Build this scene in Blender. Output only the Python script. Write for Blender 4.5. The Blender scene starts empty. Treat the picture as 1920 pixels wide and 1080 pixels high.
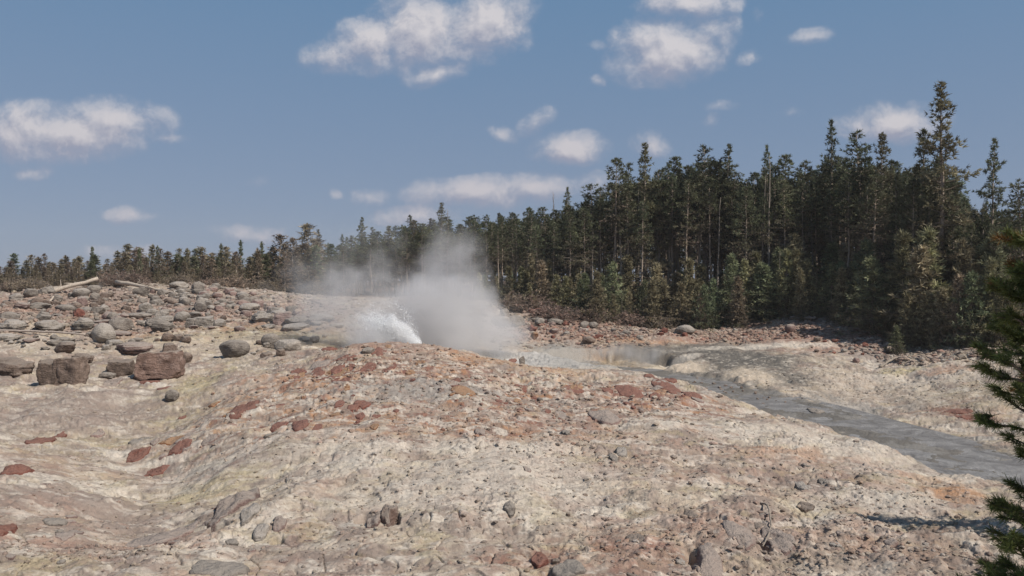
import bpy, bmesh, math, random
import numpy as np
from mathutils import Vector, noise as mnoise
C = bpy.context.scene
COL = C.collection
R = math.radians

# ------------------------------------------------------------------ camera
H = 7.0                       # eye height above the lowest foreground
F = 1478.0                    # focal length in pixels of the 1920 wide photograph
PITCH = math.atan(20 / F)     # looking very slightly down
cam = bpy.data.cameras.new('camera'); camo = bpy.data.objects.new('camera', cam); COL.objects.link(camo)
cam.sensor_width = 36; cam.lens = 36 * F / 1920; cam.clip_end = 5000
camo.location = (0, 0, H); camo.rotation_euler = (math.pi / 2 - PITCH, 0, 0)
C.camera = camo
C.view_settings.view_transform = 'Standard'; C.view_settings.look = 'None'
C.view_settings.gamma = 1; C.view_settings.exposure = 0.22
C.render.engine = 'CYCLES'
C.cycles.use_denoising = True
C.cycles.volume_bounces = 4
C.cycles.max_bounces = 8
C.cycles.volume_step_rate = 1.0
C.cycles.volume_max_steps = 256
C.render.film_transparent = False

# ------------------------------------------------------------------ sun
SUN_EL = R(47); SUN_AZ = R(124)          # azimuth clockwise from +Y (the viewing direction): the sun stands to the right
sl = bpy.data.lights.new('sun', 'SUN'); sl.energy = 4.2; sl.angle = R(0.5); sl.color = (1.0, 0.93, 0.84)
so = bpy.data.objects.new('sun', sl); COL.objects.link(so); so.location = (20, 0, 40)
sd = Vector((math.sin(SUN_AZ) * math.cos(SUN_EL), math.cos(SUN_AZ) * math.cos(SUN_EL), math.sin(SUN_EL)))
so.rotation_euler = sd.to_track_quat('Z', 'Y').to_euler()

# ------------------------------------------------------------------ node helper
class NT:
    def __init__(s, tree): s.t = tree; s.n = tree.nodes; s.l = tree.links
    def add(s, typ, **kw):
        n = s.n.new(typ)
        for k, v in kw.items(): setattr(n, k, v)
        return n
    def put(s, sock, v):
        if v is None: return
        if isinstance(v, bpy.types.NodeSocket): s.l.new(v, sock)
        else: sock.default_value = v
    def math(s, op, a, b=None, c=None, clamp=False):
        n = s.add('ShaderNodeMath', operation=op, use_clamp=clamp)
        s.put(n.inputs[0], a); s.put(n.inputs[1], b); s.put(n.inputs[2], c); return n.outputs[0]
    def vmath(s, op, a, b=None, scale=None):
        n = s.add('ShaderNodeVectorMath', operation=op)
        s.put(n.inputs[0], a); s.put(n.inputs[1], b)
        if scale is not None: s.put(n.inputs['Scale'], scale)
        return n.outputs[0]
    def noise(s, vec, scale, detail=4, rough=0.5, dist=0.0, out='Fac'):
        n = s.add('ShaderNodeTexNoise'); s.put(n.inputs['Vector'], vec); s.put(n.inputs['Scale'], scale)
        s.put(n.inputs['Detail'], detail); s.put(n.inputs['Roughness'], rough); s.put(n.inputs['Distortion'], dist)
        return n.outputs[out]
    def ramp(s, fac, stops, interp='LINEAR'):
        n = s.add('ShaderNodeValToRGB'); n.color_ramp.interpolation = interp
        e = n.color_ramp.elements
        while len(e) < len(stops): e.new(0.5)
        for i, (p, c) in enumerate(stops):
            e[i].position = p; e[i].color = (c, c, c, 1) if isinstance(c, (int, float)) else (*c, 1)
        s.put(n.inputs[0], fac); return n.outputs[0]
    def mix(s, fac, a, b, blend='MIX'):
        n = s.add('ShaderNodeMix', data_type='RGBA', blend_type=blend)
        s.put(n.inputs[0], fac)
        s.put(n.inputs[6], a if isinstance(a, bpy.types.NodeSocket) else (*a, 1))
        s.put(n.inputs[7], b if isinstance(b, bpy.types.NodeSocket) else (*b, 1))
        return n.outputs[2]
    def smooth(s, v, lo, hi):
        n = s.add('ShaderNodeMapRange', interpolation_type='SMOOTHSTEP')
        s.put(n.inputs[0], v); s.put(n.inputs[1], lo); s.put(n.inputs[2], hi); return n.outputs[0]
    def blob(s, vec, c, r, rot=0.0):
        """1 at the centre, 0 at the ellipsoid surface (and clamped outside)"""
        m = s.add('ShaderNodeMapping', vector_type='TEXTURE')
        s.put(m.inputs[0], vec); m.inputs[1].default_value = c; m.inputs[2].default_value = (0, 0, rot); m.inputs[3].default_value = r
        g = s.add('ShaderNodeTexGradient', gradient_type='SPHERICAL'); s.l.new(m.outputs[0], g.inputs[0])
        return g.outputs['Fac']

# ------------------------------------------------------------------ world: Nishita sky and fair weather clouds
W = bpy.data.worlds.new('World'); C.world = W; W.use_nodes = True
nt = NT(W.node_tree); nt.n.clear()
sky = nt.add('ShaderNodeTexSky', sky_type='NISHITA'); sky.sun_disc = False
sky.sun_elevation = SUN_EL; sky.sun_rotation = SUN_AZ
sky.altitude = 2200; sky.air_density = 1.0; sky.dust_density = 2.2; sky.ozone_density = 2.5
tc = nt.add('ShaderNodeTexCoord')
D = tc.outputs['Generated']
sep = nt.add('ShaderNodeSeparateXYZ'); nt.l.new(D, sep.inputs[0])
ysafe = nt.math('MAXIMUM', sep.outputs[1], 0.05)
u = nt.math('DIVIDE', sep.outputs[0], ysafe); v = nt.math('DIVIDE', sep.outputs[2], ysafe)
comb = nt.add('ShaderNodeCombineXYZ'); nt.l.new(u, comb.inputs[0]); nt.l.new(v, comb.inputs[1])
UV = comb.outputs[0]
def cpx(px, py): return ((px - 960) / F, (520 - py) / F)
# cloud banks: centre and half size in sky pixels, strength
CLOUDS = [(700, 82, 110, 62, 1.0, 0.12), (800, 60, 120, 95, 1.0, 0), (900, 45, 110, 85, 1.0, 0), (820, 138, 70, 26, .8, 0.2), (640, 105, 85, 40, .8, 0),
          (960, 20, 70, 55, .6, .4), (930, 85, 70, 30, .7, 0),
          (1250, 90, 115, 75, 1.0, 0), (1215, 118, 90, 50, .8, 0), (1290, 8, 100, 42, .95, 0), (1340, 60, 60, 45, .6, 0), (1405, 112, 40, 20, .6, .25),
          (1125, 150, 26, 14, .45, 0), (1120, 85, 40, 16, .38, 0), (1515, 70, 60, 24, .52, .2), (1420, 25, 26, 34, .3, 0),
          (110, 245, 200, 62, 1.0, 0), (215, 222, 120, 50, .9, -.1), (40, 250, 120, 62, .8, 0), (120, 285, 130, 30, .7, 0), (305, 262, 60, 14, .5, 0), (60, 320, 60, 22, .5, 0),
          (250, 402, 62, 20, .72, 0), (1072, 276, 76, 36, 1.0, 0), (1060, 288, 70, 24, .8, 0), (1004, 230, 48, 26, .62, .75), (945, 250, 44, 18, .55, -.3),
          (900, 362, 150, 34, .95, .03), (1000, 355, 90, 34, .9, 0), (830, 362, 90, 30, .75, 0), (1120, 345, 60, 34, .6, .2),
          (695, 370, 50, 22, .6, 0), (626, 364, 20, 14, .5, 0), (780, 405, 110, 26, .6, 0), (480, 345, 40, 18, .32, .5), (480, 435, 130, 26, .5, 0), (230, 468, 110, 22, .45, 0),
          (1690, 225, 100, 46, .95, 0), (1640, 240, 110, 34, .6, 0), (1220, 270, 70, 36, .50, 0), (1350, 200, 40, 16, .42, 0), (1340, 228, 26, 22, .45, .6), (1480, 215, 50, 14, .28, 0)]
grp = bpy.data.node_groups.new('cloud density', 'ShaderNodeTree')
grp.interface.new_socket('Vector', in_out='INPUT', socket_type='NodeSocketVector')
grp.interface.new_socket('Density', in_out='OUTPUT', socket_type='NodeSocketFloat')
g = NT(grp); gi = g.add('NodeGroupInput'); go = g.add('NodeGroupOutput')
wn = g.noise(gi.outputs[0], 9.0, 5, 0.6, out='Color')
wv = g.vmath('SUBTRACT', wn, (0.5, 0.5, 0.5))
wv = g.vmath('MULTIPLY', wv, (0.055, 0.032, 0.0))
P = g.vmath('ADD', gi.outputs[0], wv)
acc = None
for (px, py, rx, ry, st, rot) in CLOUDS:
    cx, cy = cpx(px, py)
    b = g.blob(P, (cx, cy, 0), (rx / F * 1.22, ry / F * 1.25, 1), rot)
    b = g.math('MULTIPLY', b, st)
    acc = b if acc is None else g.math('SMOOTH_MAX', acc, b, 0.12)
n1 = g.noise(P, 20.0, 10, 0.64)
dd = g.math('ADD', acc, g.math('MULTIPLY', g.math('SUBTRACT', n1, 0.5), 1.4))
dd = g.math('MULTIPLY', dd, g.smooth(acc, 0.04, 0.26))
g.l.new(dd, go.inputs[0])
def dens(vec):
    n = nt.add('ShaderNodeGroup'); n.node_tree = grp; nt.put(n.inputs[0], vec); return n.outputs[0]
d0 = dens(UV)
d1 = dens(nt.vmath('ADD', UV, (0.007, 0.015, 0)))
cover = nt.smooth(d0, 0.03, 0.90)
cover = nt.math('MULTIPLY', cover, 0.88)
lit = nt.math('ADD', nt.math('MULTIPLY_ADD', d0, .35, .25), nt.math('MULTIPLY', nt.math('SUBTRACT', d0, d1), 1.7), clamp=True)
ccol = nt.mix(lit, (2.9, 3.0, 3.75), (5.9, 5.6, 5.7))
hz = nt.smooth(v, 0.32, 0.0)
ccol = nt.mix(nt.math('MULTIPLY', hz, 0.45), ccol, (3.2, 3.0, 3.55))
# smoke in the air: the blue pales to lavender towards the skyline
hs = nt.add('ShaderNodeHueSaturation'); hs.inputs['Saturation'].default_value = 0.92; hs.inputs['Value'].default_value = 0.62
nt.l.new(sky.outputs[0], hs.inputs['Color'])
vv = nt.math('ABSOLUTE', sep.outputs[2])
smk = nt.mix(nt.ramp(vv, [(0.0, 0.0), (0.10, 0.35), (0.33, 1.0)]), (2.25, 2.56, 3.38), (1.32, 2.38, 3.82))
skc = nt.mix(nt.ramp(vv, [(0.0, 0.85), (0.36, 0.75), (1.0, 0.2)]), hs.outputs[0], smk)
front = nt.smooth(sep.outputs[1], 0.1, 0.3)
up = nt.smooth(sep.outputs[2], -0.02, 0.01)
cover = nt.math('MULTIPLY', cover, nt.math('MULTIPLY', front, up))
col = nt.mix(cover, skc, ccol)
bg = nt.add('ShaderNodeBackground'); nt.l.new(col, bg.inputs[0]); bg.inputs[1].default_value = 0.1
wo = nt.add('ShaderNodeOutputWorld'); nt.l.new(bg.outputs[0], wo.inputs[0])
W.cycles.sampling_method = 'MANUAL'; W.cycles.sample_map_resolution = 512

# ------------------------------------------------------------------ pixel -> world
def ray(px, py):
    a = (px - 960) / F; b = -(py - 540) / F
    cp, sp = math.cos(PITCH), math.sin(PITCH)
    return np.array([a, cp + b * sp, -sp + b * cp])
def at(px, py, Y):
    d = ray(px, py); t = Y / d[1]; return np.array([0, 0, H]) + d * t

# ------------------------------------------------------------------ noise in numpy
def _hash(ix, iy, seed):
    h = (ix.astype(np.int64) * 374761393 + iy.astype(np.int64) * 668265263 + seed * 1442695041) & 0xffffffff
    h = ((h ^ (h >> 13)) * 1274126177) & 0xffffffff
    h = ((h ^ (h >> 15)) * 2246822519) & 0xffffffff
    return (h ^ (h >> 16)) & 0xffffffff
def perlin(x, y, seed=0):
    ix = np.floor(x); iy = np.floor(y); fx = x - ix; fy = y - iy
    ux = fx * fx * fx * (fx * (fx * 6 - 15) + 10); uy = fy * fy * fy * (fy * (fy * 6 - 15) + 10)
    def gr(ox, oy):
        a = _hash(ix + ox, iy + oy, seed) * (2 * math.pi / 4294967296.0)
        return np.cos(a) * (fx - ox) + np.sin(a) * (fy - oy)
    n00, n10, n01, n11 = gr(0, 0), gr(1, 0), gr(0, 1), gr(1, 1)
    return ((n00 * (1 - ux) + n10 * ux) * (1 - uy) + (n01 * (1 - ux) + n11 * ux) * uy) * 1.5
def fbm(x, y, oct=4, seed=0, rough=0.5):
    a, s, f = 1.0, 0, 1.0
    for i in range(oct):
        s = s + a * perlin(x * f + i * 17.3, y * f - i * 9.1, seed + i * 31); a *= rough; f *= 2.03
    return s
def worley(x, y, seed=0):
    ix = np.floor(x); iy = np.floor(y)
    f1 = np.full(x.shape, 9.0); f2 = np.full(x.shape, 9.0); cid = np.zeros(x.shape)
    for ox in (-1, 0, 1):
        for oy in (-1, 0, 1):
            h = _hash(ix + ox, iy + oy, seed)
            qx = ix + ox + (h & 0xffff) / 65536.0 - x; qy = iy + oy + (h >> 16) / 65536.0 - y
            d = np.sqrt(qx * qx + qy * qy)
            closer = d < f1
            f2 = np.where(closer, f1, np.minimum(f2, d)); cid = np.where(closer, (h & 0xfff) / 4096.0, cid); f1 = np.where(closer, d, f1)
    return f1, f2, cid
def sstep(a, b, x):
    t = np.clip((x - a) / (b - a), 0, 1); return t * t * (3 - 2 * t)

# ------------------------------------------------------------------ terrain: a thin plate through surveyed points
CP = [  # photo x, photo y, distance
 (0,1080,17),(480,1080,17.2),(960,1080,16.6),(1440,1080,16.5),(1920,1080,16),
 (740,640,44),(740,662,41.5),(740,690,37.5),(740,740,33),(740,820,27.2),(740,900,23),(740,1000,19.3),
 (600,656,45),(600,690,39.5),(600,760,31.5),(600,850,25.6),(600,960,20.6),
 (850,655,45.5),(900,664,46),(930,700,39.5),(930,740,34.5),(930,780,30),(930,828,26.2),(930,870,23.8),(930,1000,19),
 (1050,692,46),(1050,740,36),(1050,800,29.5),(1100,860,25.5),(1100,960,20.6),
 (1180,703,45),(1250,714,41.5),(1250,740,36.5),(1300,790,31),(1300,860,25.8),(1300,960,20.6),
 (1350,752,37),(1450,785,34),(1560,812,31.3),(1600,870,26.5),(1600,960,21),(1700,850,28.5),(1700,900,25),(1700,1000,19),
 (1850,900,25.3),(1850,960,21.5),(1850,1020,18.4),
 # far bank of the grey channel
 (1500,742,43),(1500,720,45.5),(1500,690,50),(1500,660,56),(1500,630,63),(1500,608,66.5),(1500,575,74),(1500,556,95),
 (1330,690,52),(1330,660,58),(1330,645,62),(1330,622,68),(1330,605,74),(1330,565,95),
 (1650,770,41),(1650,735,45),(1650,690,51),(1650,660,56),(1650,620,62),(1650,580,75),
 (1800,805,36),(1800,760,39.5),(1800,690,47),(1800,660,52),(1850,640,57),(1850,600,65),(2100,800,33),(2100,640,50),
 (1150,648,60.5),(1150,635,63),(1200,620,68),(1150,600,74),(1050,650,60),(1050,640,62.5),(1050,605,70),(1000,578,76),(1000,640,62),(1000,655,57),(1000,668,53),
 # hollow behind the crest and the ground beyond the vent
 (760,668,48),(850,676,50),(640,664,49),(950,690,50),
 (800,620,60),(700,610,62),(600,600,62),(800,560,80),(650,560,82),(800,538,110),(950,552,100),(600,545,110),
 # left valley, blocks, terraces and the ridge of boulders
 (480,700,40.5),(430,716,38.5),(392,706,43.5),(345,770,36),(430,780,31.2),(480,850,25.9),(480,940,21.5),(560,820,27.2),(520,668,44),(480,650,50),
 (230,830,31.8),(150,846,30),(330,900,26.8),(400,965,22.8),(200,900,26.6),(250,1000,21.2),(90,920,23.0),(60,870,26.2),(150,960,21.6),
 (300,740,38.3),(300,712,42),(300,660,49),(300,640,53),(300,600,62),(300,570,73),(300,534,85),(300,528,110),
 (100,740,37.5),(100,700,43.5),(100,640,53),(100,600,61),(100,560,74),(100,542,84),(100,530,110),
 (0,700,43),(0,760,35.5),(0,820,30),(0,900,24.3),(0,1000,19.2),(0,640,52),(0,600,60),(0,548,84),(0,535,110),
 (500,620,57),(500,600,62),(480,560,76),(500,545,88),(540,552,90),(420,640,53),(420,680,45.5),
 (-300,1080,17),(-300,800,31),(-300,640,52),(-300,545,90),(2400,1000,18),(2400,700,40)]
pts = np.array([at(*c) for c in CP])
extra = np.array([(-8, 5, .9), (0, 5, 1.0), (8, 5, .9), (0, -10, 2), (-20, -10, 2), (20, -10, 2), (-60, 10, 1.5), (60, 10, 1.5), (-110, 60, 5), (110, 60, 5.5),
                  (-200, 200, 5), (0, 200, 5), (200, 200, 6), (-100, 150, 5.6), (0, 150, 5.4), (100, 140, 6), (-200, -100, 2), (200, -100, 2), (0, -200, 2), (0, 420, 5), (-400, 300, 5), (400, 300, 5)])
pts = np.vstack([pts, extra])
SC = 20.0
def _U(r2): return 0.5 * r2 * np.log(r2 + 1e-9)
_n = len(pts); PX = pts[:, 0] / SC; PY = pts[:, 1] / SC
K = _U((PX[:, None] - PX) ** 2 + (PY[:, None] - PY) ** 2) + np.eye(_n) * 0.004
Pm = np.c_[np.ones(_n), PX, PY]
A = np.block([[K, Pm], [Pm.T, np.zeros((3, 3))]])
wts = np.linalg.solve(A, np.r_[pts[:, 2], 0, 0, 0])
# coarse table of the plate (metres), read back bilinearly
TX = np.arange(-60, 60.01, 0.5); TY = np.arange(2, 130.01, 0.5)
def tps(x, y):
    sh = x.shape; x = x.ravel() / SC; y = y.ravel() / SC; out = np.empty_like(x)
    for i in range(0, len(x), 40000):
        xx, yy = x[i:i + 40000], y[i:i + 40000]
        k = _U((xx[:, None] - PX) ** 2 + (yy[:, None] - PY) ** 2)
        out[i:i + 40000] = k @ wts[:_n] + wts[_n] + wts[_n + 1] * xx + wts[_n + 2] * yy
    return out.reshape(sh)
TZ = tps(*np.meshgrid(TX, TY))
def plate(x, y):
    inside = (x > TX[0]) & (x < TX[-1] - .01) & (y > TY[0]) & (y < TY[-1] - .01)
    out = np.empty(x.shape)
    if inside.any():
        fx = (x[inside] - TX[0]) / 0.5; fy = (y[inside] - TY[0]) / 0.5
        i = fx.astype(int); j = fy.astype(int); fx -= i; fy -= j
        fx = fx * fx * (3 - 2 * fx) * .3 + fx * .7; fy = fy * fy * (3 - 2 * fy) * .3 + fy * .7
        out[inside] = (TZ[j, i] * (1 - fx) + TZ[j, i + 1] * fx) * (1 - fy) + (TZ[j + 1, i] * (1 - fx) + TZ[j + 1, i + 1] * fx) * fy
    o = ~inside
    if o.any():
        z = tps(x[o], y[o]); r = np.hypot(x[o], y[o]); k = sstep(180, 330, r)
        out[o] = np.clip(z, -6, 9) * (1 - k) + 5.0 * k
    return out
# the grey channel and its pool
CH = np.array([np.r_[at(px, py, Y), w] for px, py, Y, w in
     [(1110,691,54.5,.9),(1150,692,54,1.3),(1200,695,52.5,1.2),(1290,713,48,1.7),(1400,745,42,1.9),(1500,769,38.5,1.9),(1600,795,35.5,1.7),(1720,830,32,1.7),(1860,872,28.6,1.9),(2050,930,25,1.5),(2300,1000,21.8,1.5)]])
POOL = at(1158, 684, 56.0); POOL[2] = CH[1][2]
def channel(x, y):
    """distance across the channel in half widths, bed level"""
    best = np.full(x.shape, 1e9); zb = np.zeros(x.shape)
    for a, b in zip(CH[:-1], CH[1:]):
        dx, dy = b[0] - a[0], b[1] - a[1]
        t = np.clip(((x - a[0]) * dx + (y - a[1]) * dy) / (dx * dx + dy * dy), 0, 1)
        d = np.hypot(x - a[0] - t * dx, y - a[1] - t * dy) / (a[3] + (b[3] - a[3]) * t)
        m = d < best; best = np.where(m, d, best); zb = np.where(m, a[2] + (b[2] - a[2]) * t, zb)
    return best, zb
def base_h(x, y):
    z = plate(x, y)
    d, zb = channel(x, y)
    d = d + 0.24 * perlin(x * .9, y * .9, 5) + .16 * perlin(x * 2.3, y * 2.3, 6) - .18
    k = 1 - sstep(0.85, 1.75, d)
    z = z * (1 - k) + (zb - 0.04) * k
    # the bowl of the hot pool, its steep back wall facing the stream
    e = np.hypot((x - POOL[0]) / 4.6, (y - POOL[1]) / 3.6) + .10 * perlin(x * .8, y * .8, 6)
    k = (1 - sstep(0.86, 1.14, e))
    return z * (1 - k) + (POOL[2] - .04) * k
PITS = [(684, 962, .34, .30, .30), (741, 972, .16, .34, .45), (722, 996, .3, .16, .25), (405, 990, .35, .22, .3), (1430, 1022, .2, .45, .22), (1300, 1040, .16, .5, .25), (1512, 1000, .3, .3, .12), (60, 712, 1.6, .5, .2), (520, 1008, .2, .2, .2)]
PW = None
def micro(x, y, full=True):
    global PW
    if PW is None: PW = [(G(a, b_), rx, ry_, dp) for a, b_, rx, ry_, dp in PITS]
    near = np.clip((np.hypot(x, y) - 6) / 8, 0, 1)
    d, _ = channel(x, y)
    dry = sstep(0.75, 1.5, d)
    z = 0.17 * fbm(x / 3.3, y / 3.3, 3, 1) + 0.05 * fbm(x / .95, y / .95, 3, 7)
    # broken plates of crust: low ledges with a sharp edge
    w = 3.0 * fbm(x / 3.4 + 1.5, y / 2.6, 4, 14, .55); fl = np.floor(w); z = z + .06 * (fl + sstep(.86, 1.0, w - fl)) * sstep(-.5, .2, perlin(x / 5, y / 5, 15))
    # slabby crust: low steps running across the slope on the left
    left = sstep(-4, -12, x) * sstep(20, 34, y)
    w = fbm(x / 4, y / 2.2, 4, 11)
    st = w * 3.5; fl = np.floor(st); z = z + left * 0.16 * (fl + sstep(0.72, 1.0, st - fl)) / 3.5
    for p, rx, ry_, dp in PW:
        m_ = (np.abs(x - p[0]) < 3) & (np.abs(y - p[1]) < 3)
        if m_.any(): z[m_] -= dp * (1 - sstep(.55, 1.05, np.hypot((x[m_] - p[0]) / rx, (y[m_] - p[1]) / ry_) + .25 * perlin(x[m_] * 4, y[m_] * 4, 91)))
    if full:
        rub = rubble(x, y)
        f1, f2, c = worley(x / .34 + .3 * perlin(x * 2, y * 2, 3), y / .34, 21)
        z = z + rub * 0.13 * np.maximum(0, .62 - f1) * (0.2 + 1.5 * c ** 2)
        w = 2.6 * fbm(x / 1.0, y / .8, 4, 24, .6); fl = np.floor(w); z = z + .026 * (fl + sstep(.8, 1.0, w - fl)) * sstep(-.3, .3, perlin(x / 2.5, y / 2.5, 25))
        f1, f2, c = worley(x / .17 + .4 * perlin(x * 5, y * 5, 4), y / .15, 23)
        z = z + (0.15 + rub) * 0.05 * np.maximum(0, .6 - f1) * (c > .6) * (0.3 + c)
        # eroded pits and short cracks
        rg = 1 - np.abs(fbm(x / .8 + .5 * perlin(x, y, 2), y / .55, 4, 41))
        z = z - 0.045 * np.clip(rg - .86, 0, 1) * 7 * (0.35 + .65 * sstep(-.1, .35, perlin(x / 3, y / 3, 44)))
        z = z + (0.008 + .014 * rub) * fbm(x / .22, y / .22, 4, 51, .62)
        f1, f2, c = worley(x / 1.5 + .6 * perlin(x, y, 8), y / 1.1 + .6 * perlin(x, y, 9), 61)
        z = z - 0.09 * (1 - sstep(.0, .06, f2 - f1)) * sstep(-.1, .3, perlin(x / 4, y / 4, 62)) + 0.035 * (c - .5)
    return z * near * (0.48 + 0.52 * dry)
def G(px, py, ymin=8, ymax=160):
    """where the sight line meets the ground"""
    d = ray(px, py); Y = ymin * (ymax / ymin) ** np.linspace(0, 1, 900)
    x = d[0] / d[1] * Y; z = H + d[2] / d[1] * Y
    hit = np.nonzero(z < base_h(x, Y))[0]
    k = hit[0] if len(hit) else len(Y) - 1
    return np.array([x[k], Y[k], z[k]])
def ground(x, y):
    a = np.array([float(x)]); b = np.array([float(y)]); return float((base_h(a, b) + micro(a, b, False))[0])

# rubble: where the crust is broken into gravel
RUB = [(1480, 622, 9, 4, .9), (1600, 645, 6, 3, .9), (1150, 622, 9, 3.5, .8), (700, 700, 9, 6, .7), (1000, 720, 7, 5, .8), (1250, 960, 4.5, 4, .5), (1500, 1000, 4, 3, .8),
       (350, 570, 16, 12, .8), (150, 580, 12, 12, .7), (1400, 870, 5, 4, .5), (1750, 1050, 3, 2.5, .9), (1300, 1050, 3, 2, .8), (1750, 680, 7, 3, .8)]
RUBW = None
def rubble(x, y):
    global RUBW
    if RUBW is None: RUBW = [(G(a, b), rx, ry, s) for a, b, rx, ry, s in RUB]
    m = np.zeros(x.shape) + 0.05
    wob = .35 * fbm(x / 2.5, y / 2.5, 3, 71)
    for p, rx, ry, s in RUBW:
        e = np.hypot((x - p[0]) / rx, (y - p[1]) / ry) + wob
        m = np.maximum(m, s * (1 - sstep(.6, 1.1, e)))
    return m

# ------------------------------------------------------------------ ground mesh on a fan of sight lines
az = np.r_[np.linspace(-180, -42, 50)[:-1], np.linspace(-42, 42, 1400), np.linspace(42, 180, 50)[1:-1]]
az = np.radians(az); NA = len(az)
rr = np.r_[np.linspace(1.0, 13, 14), 1 / np.linspace(1 / 13.6, 1 / 42, 560), np.linspace(42.1, 92, 380), 92 * (410 / 92) ** (np.linspace(0, 1, 70)[1:])]
NR = len(rr)
AZ, RR = np.meshgrid(az, rr); X = np.sin(AZ) * RR; Yg = np.cos(AZ) * RR
Z = base_h(X, Yg) + micro(X, Yg)
verts = np.c_[X.ravel(), Yg.ravel(), Z.ravel()].astype(np.float32)
i = np.arange(NR - 1)[:, None] * NA; j = np.arange(NA)[None, :]; j2 = (j + 1) % NA
quads = np.stack([i + j, i + j2, i + NA + j2, i + NA + j], -1).reshape(-1, 4)
def mesh_np(name, v, f, smooth=True):
    me = bpy.data.meshes.new(name); k = f.shape[1]
    me.vertices.add(len(v)); me.vertices.foreach_set('co', np.ascontiguousarray(v, dtype=np.float32).ravel())
    me.loops.add(f.size); me.loops.foreach_set('vertex_index', f.astype(np.int32).ravel())
    me.polygons.add(len(f)); me.polygons.foreach_set('loop_start', np.arange(0, f.size, k, dtype=np.int32))
    me.update(calc_edges=True)
    me.polygons.foreach_set('use_smooth', np.full(len(f), smooth))
    return me
def set_col(me, name, c):
    a = me.color_attributes.new(name, 'FLOAT_COLOR', 'POINT')
    cc = np.ones((len(c), 4), np.float32); cc[:, :3] = c; a.data.foreach_set('color', cc.ravel())
quads = quads[:, ::-1]
gme = mesh_np('ground', verts, quads)

# mineral colours of the crust, laid out on the ground in metres
CREAM = np.array((.40, .335, .262)); GREYP = np.array((.262, .208, .176)); WHITE = np.array((.53, .475, .405)); RED = np.array((.20, .09, .065))
ORANGE = np.array((.36, .19, .095)); YEL = np.array((.40, .335, .18)); MUD = np.array((.125, .115, .102)); PINK = np.array((.31, .205, .16)); SOIL = np.array((.12, .075, .05)); GREY = np.array((.27, .255, .235))
x = X.ravel(); y = Yg.ravel()
colr = CREAM + (GREYP - CREAM) * sstep(-.25, .5, fbm(x / 2.6, y / 2.6, 5, 101, .58))[:, None]
def lay(c, m):
    global colr
    colr = colr + (c - colr) * np.clip(m, 0, 1)[:, None]
lay(WHITE, .8 * sstep(.1, .5, fbm(x / 1.9, y / 1.4, 5, 105, .6)))
lay(GREYP * .82, .6 * sstep(.2, .55, fbm(x / 1.1, y / .8, 5, 106, .6)))
lay(PINK, .5 * sstep(.15, .55, fbm(x / 1.6, y / 1.1, 5, 107, .6)))
lay(YEL, .3 * sstep(.25, .6, fbm(x / 1.4, y / 1.0, 5, 108, .6)))
w1 = fbm(x / 1.7, y / 1.7, 5, 111, .6); w2 = fbm(x / .7, y / .7, 4, 113, .6); w3 = fbm(x / .3, y / .25, 3, 117, .6)
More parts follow.
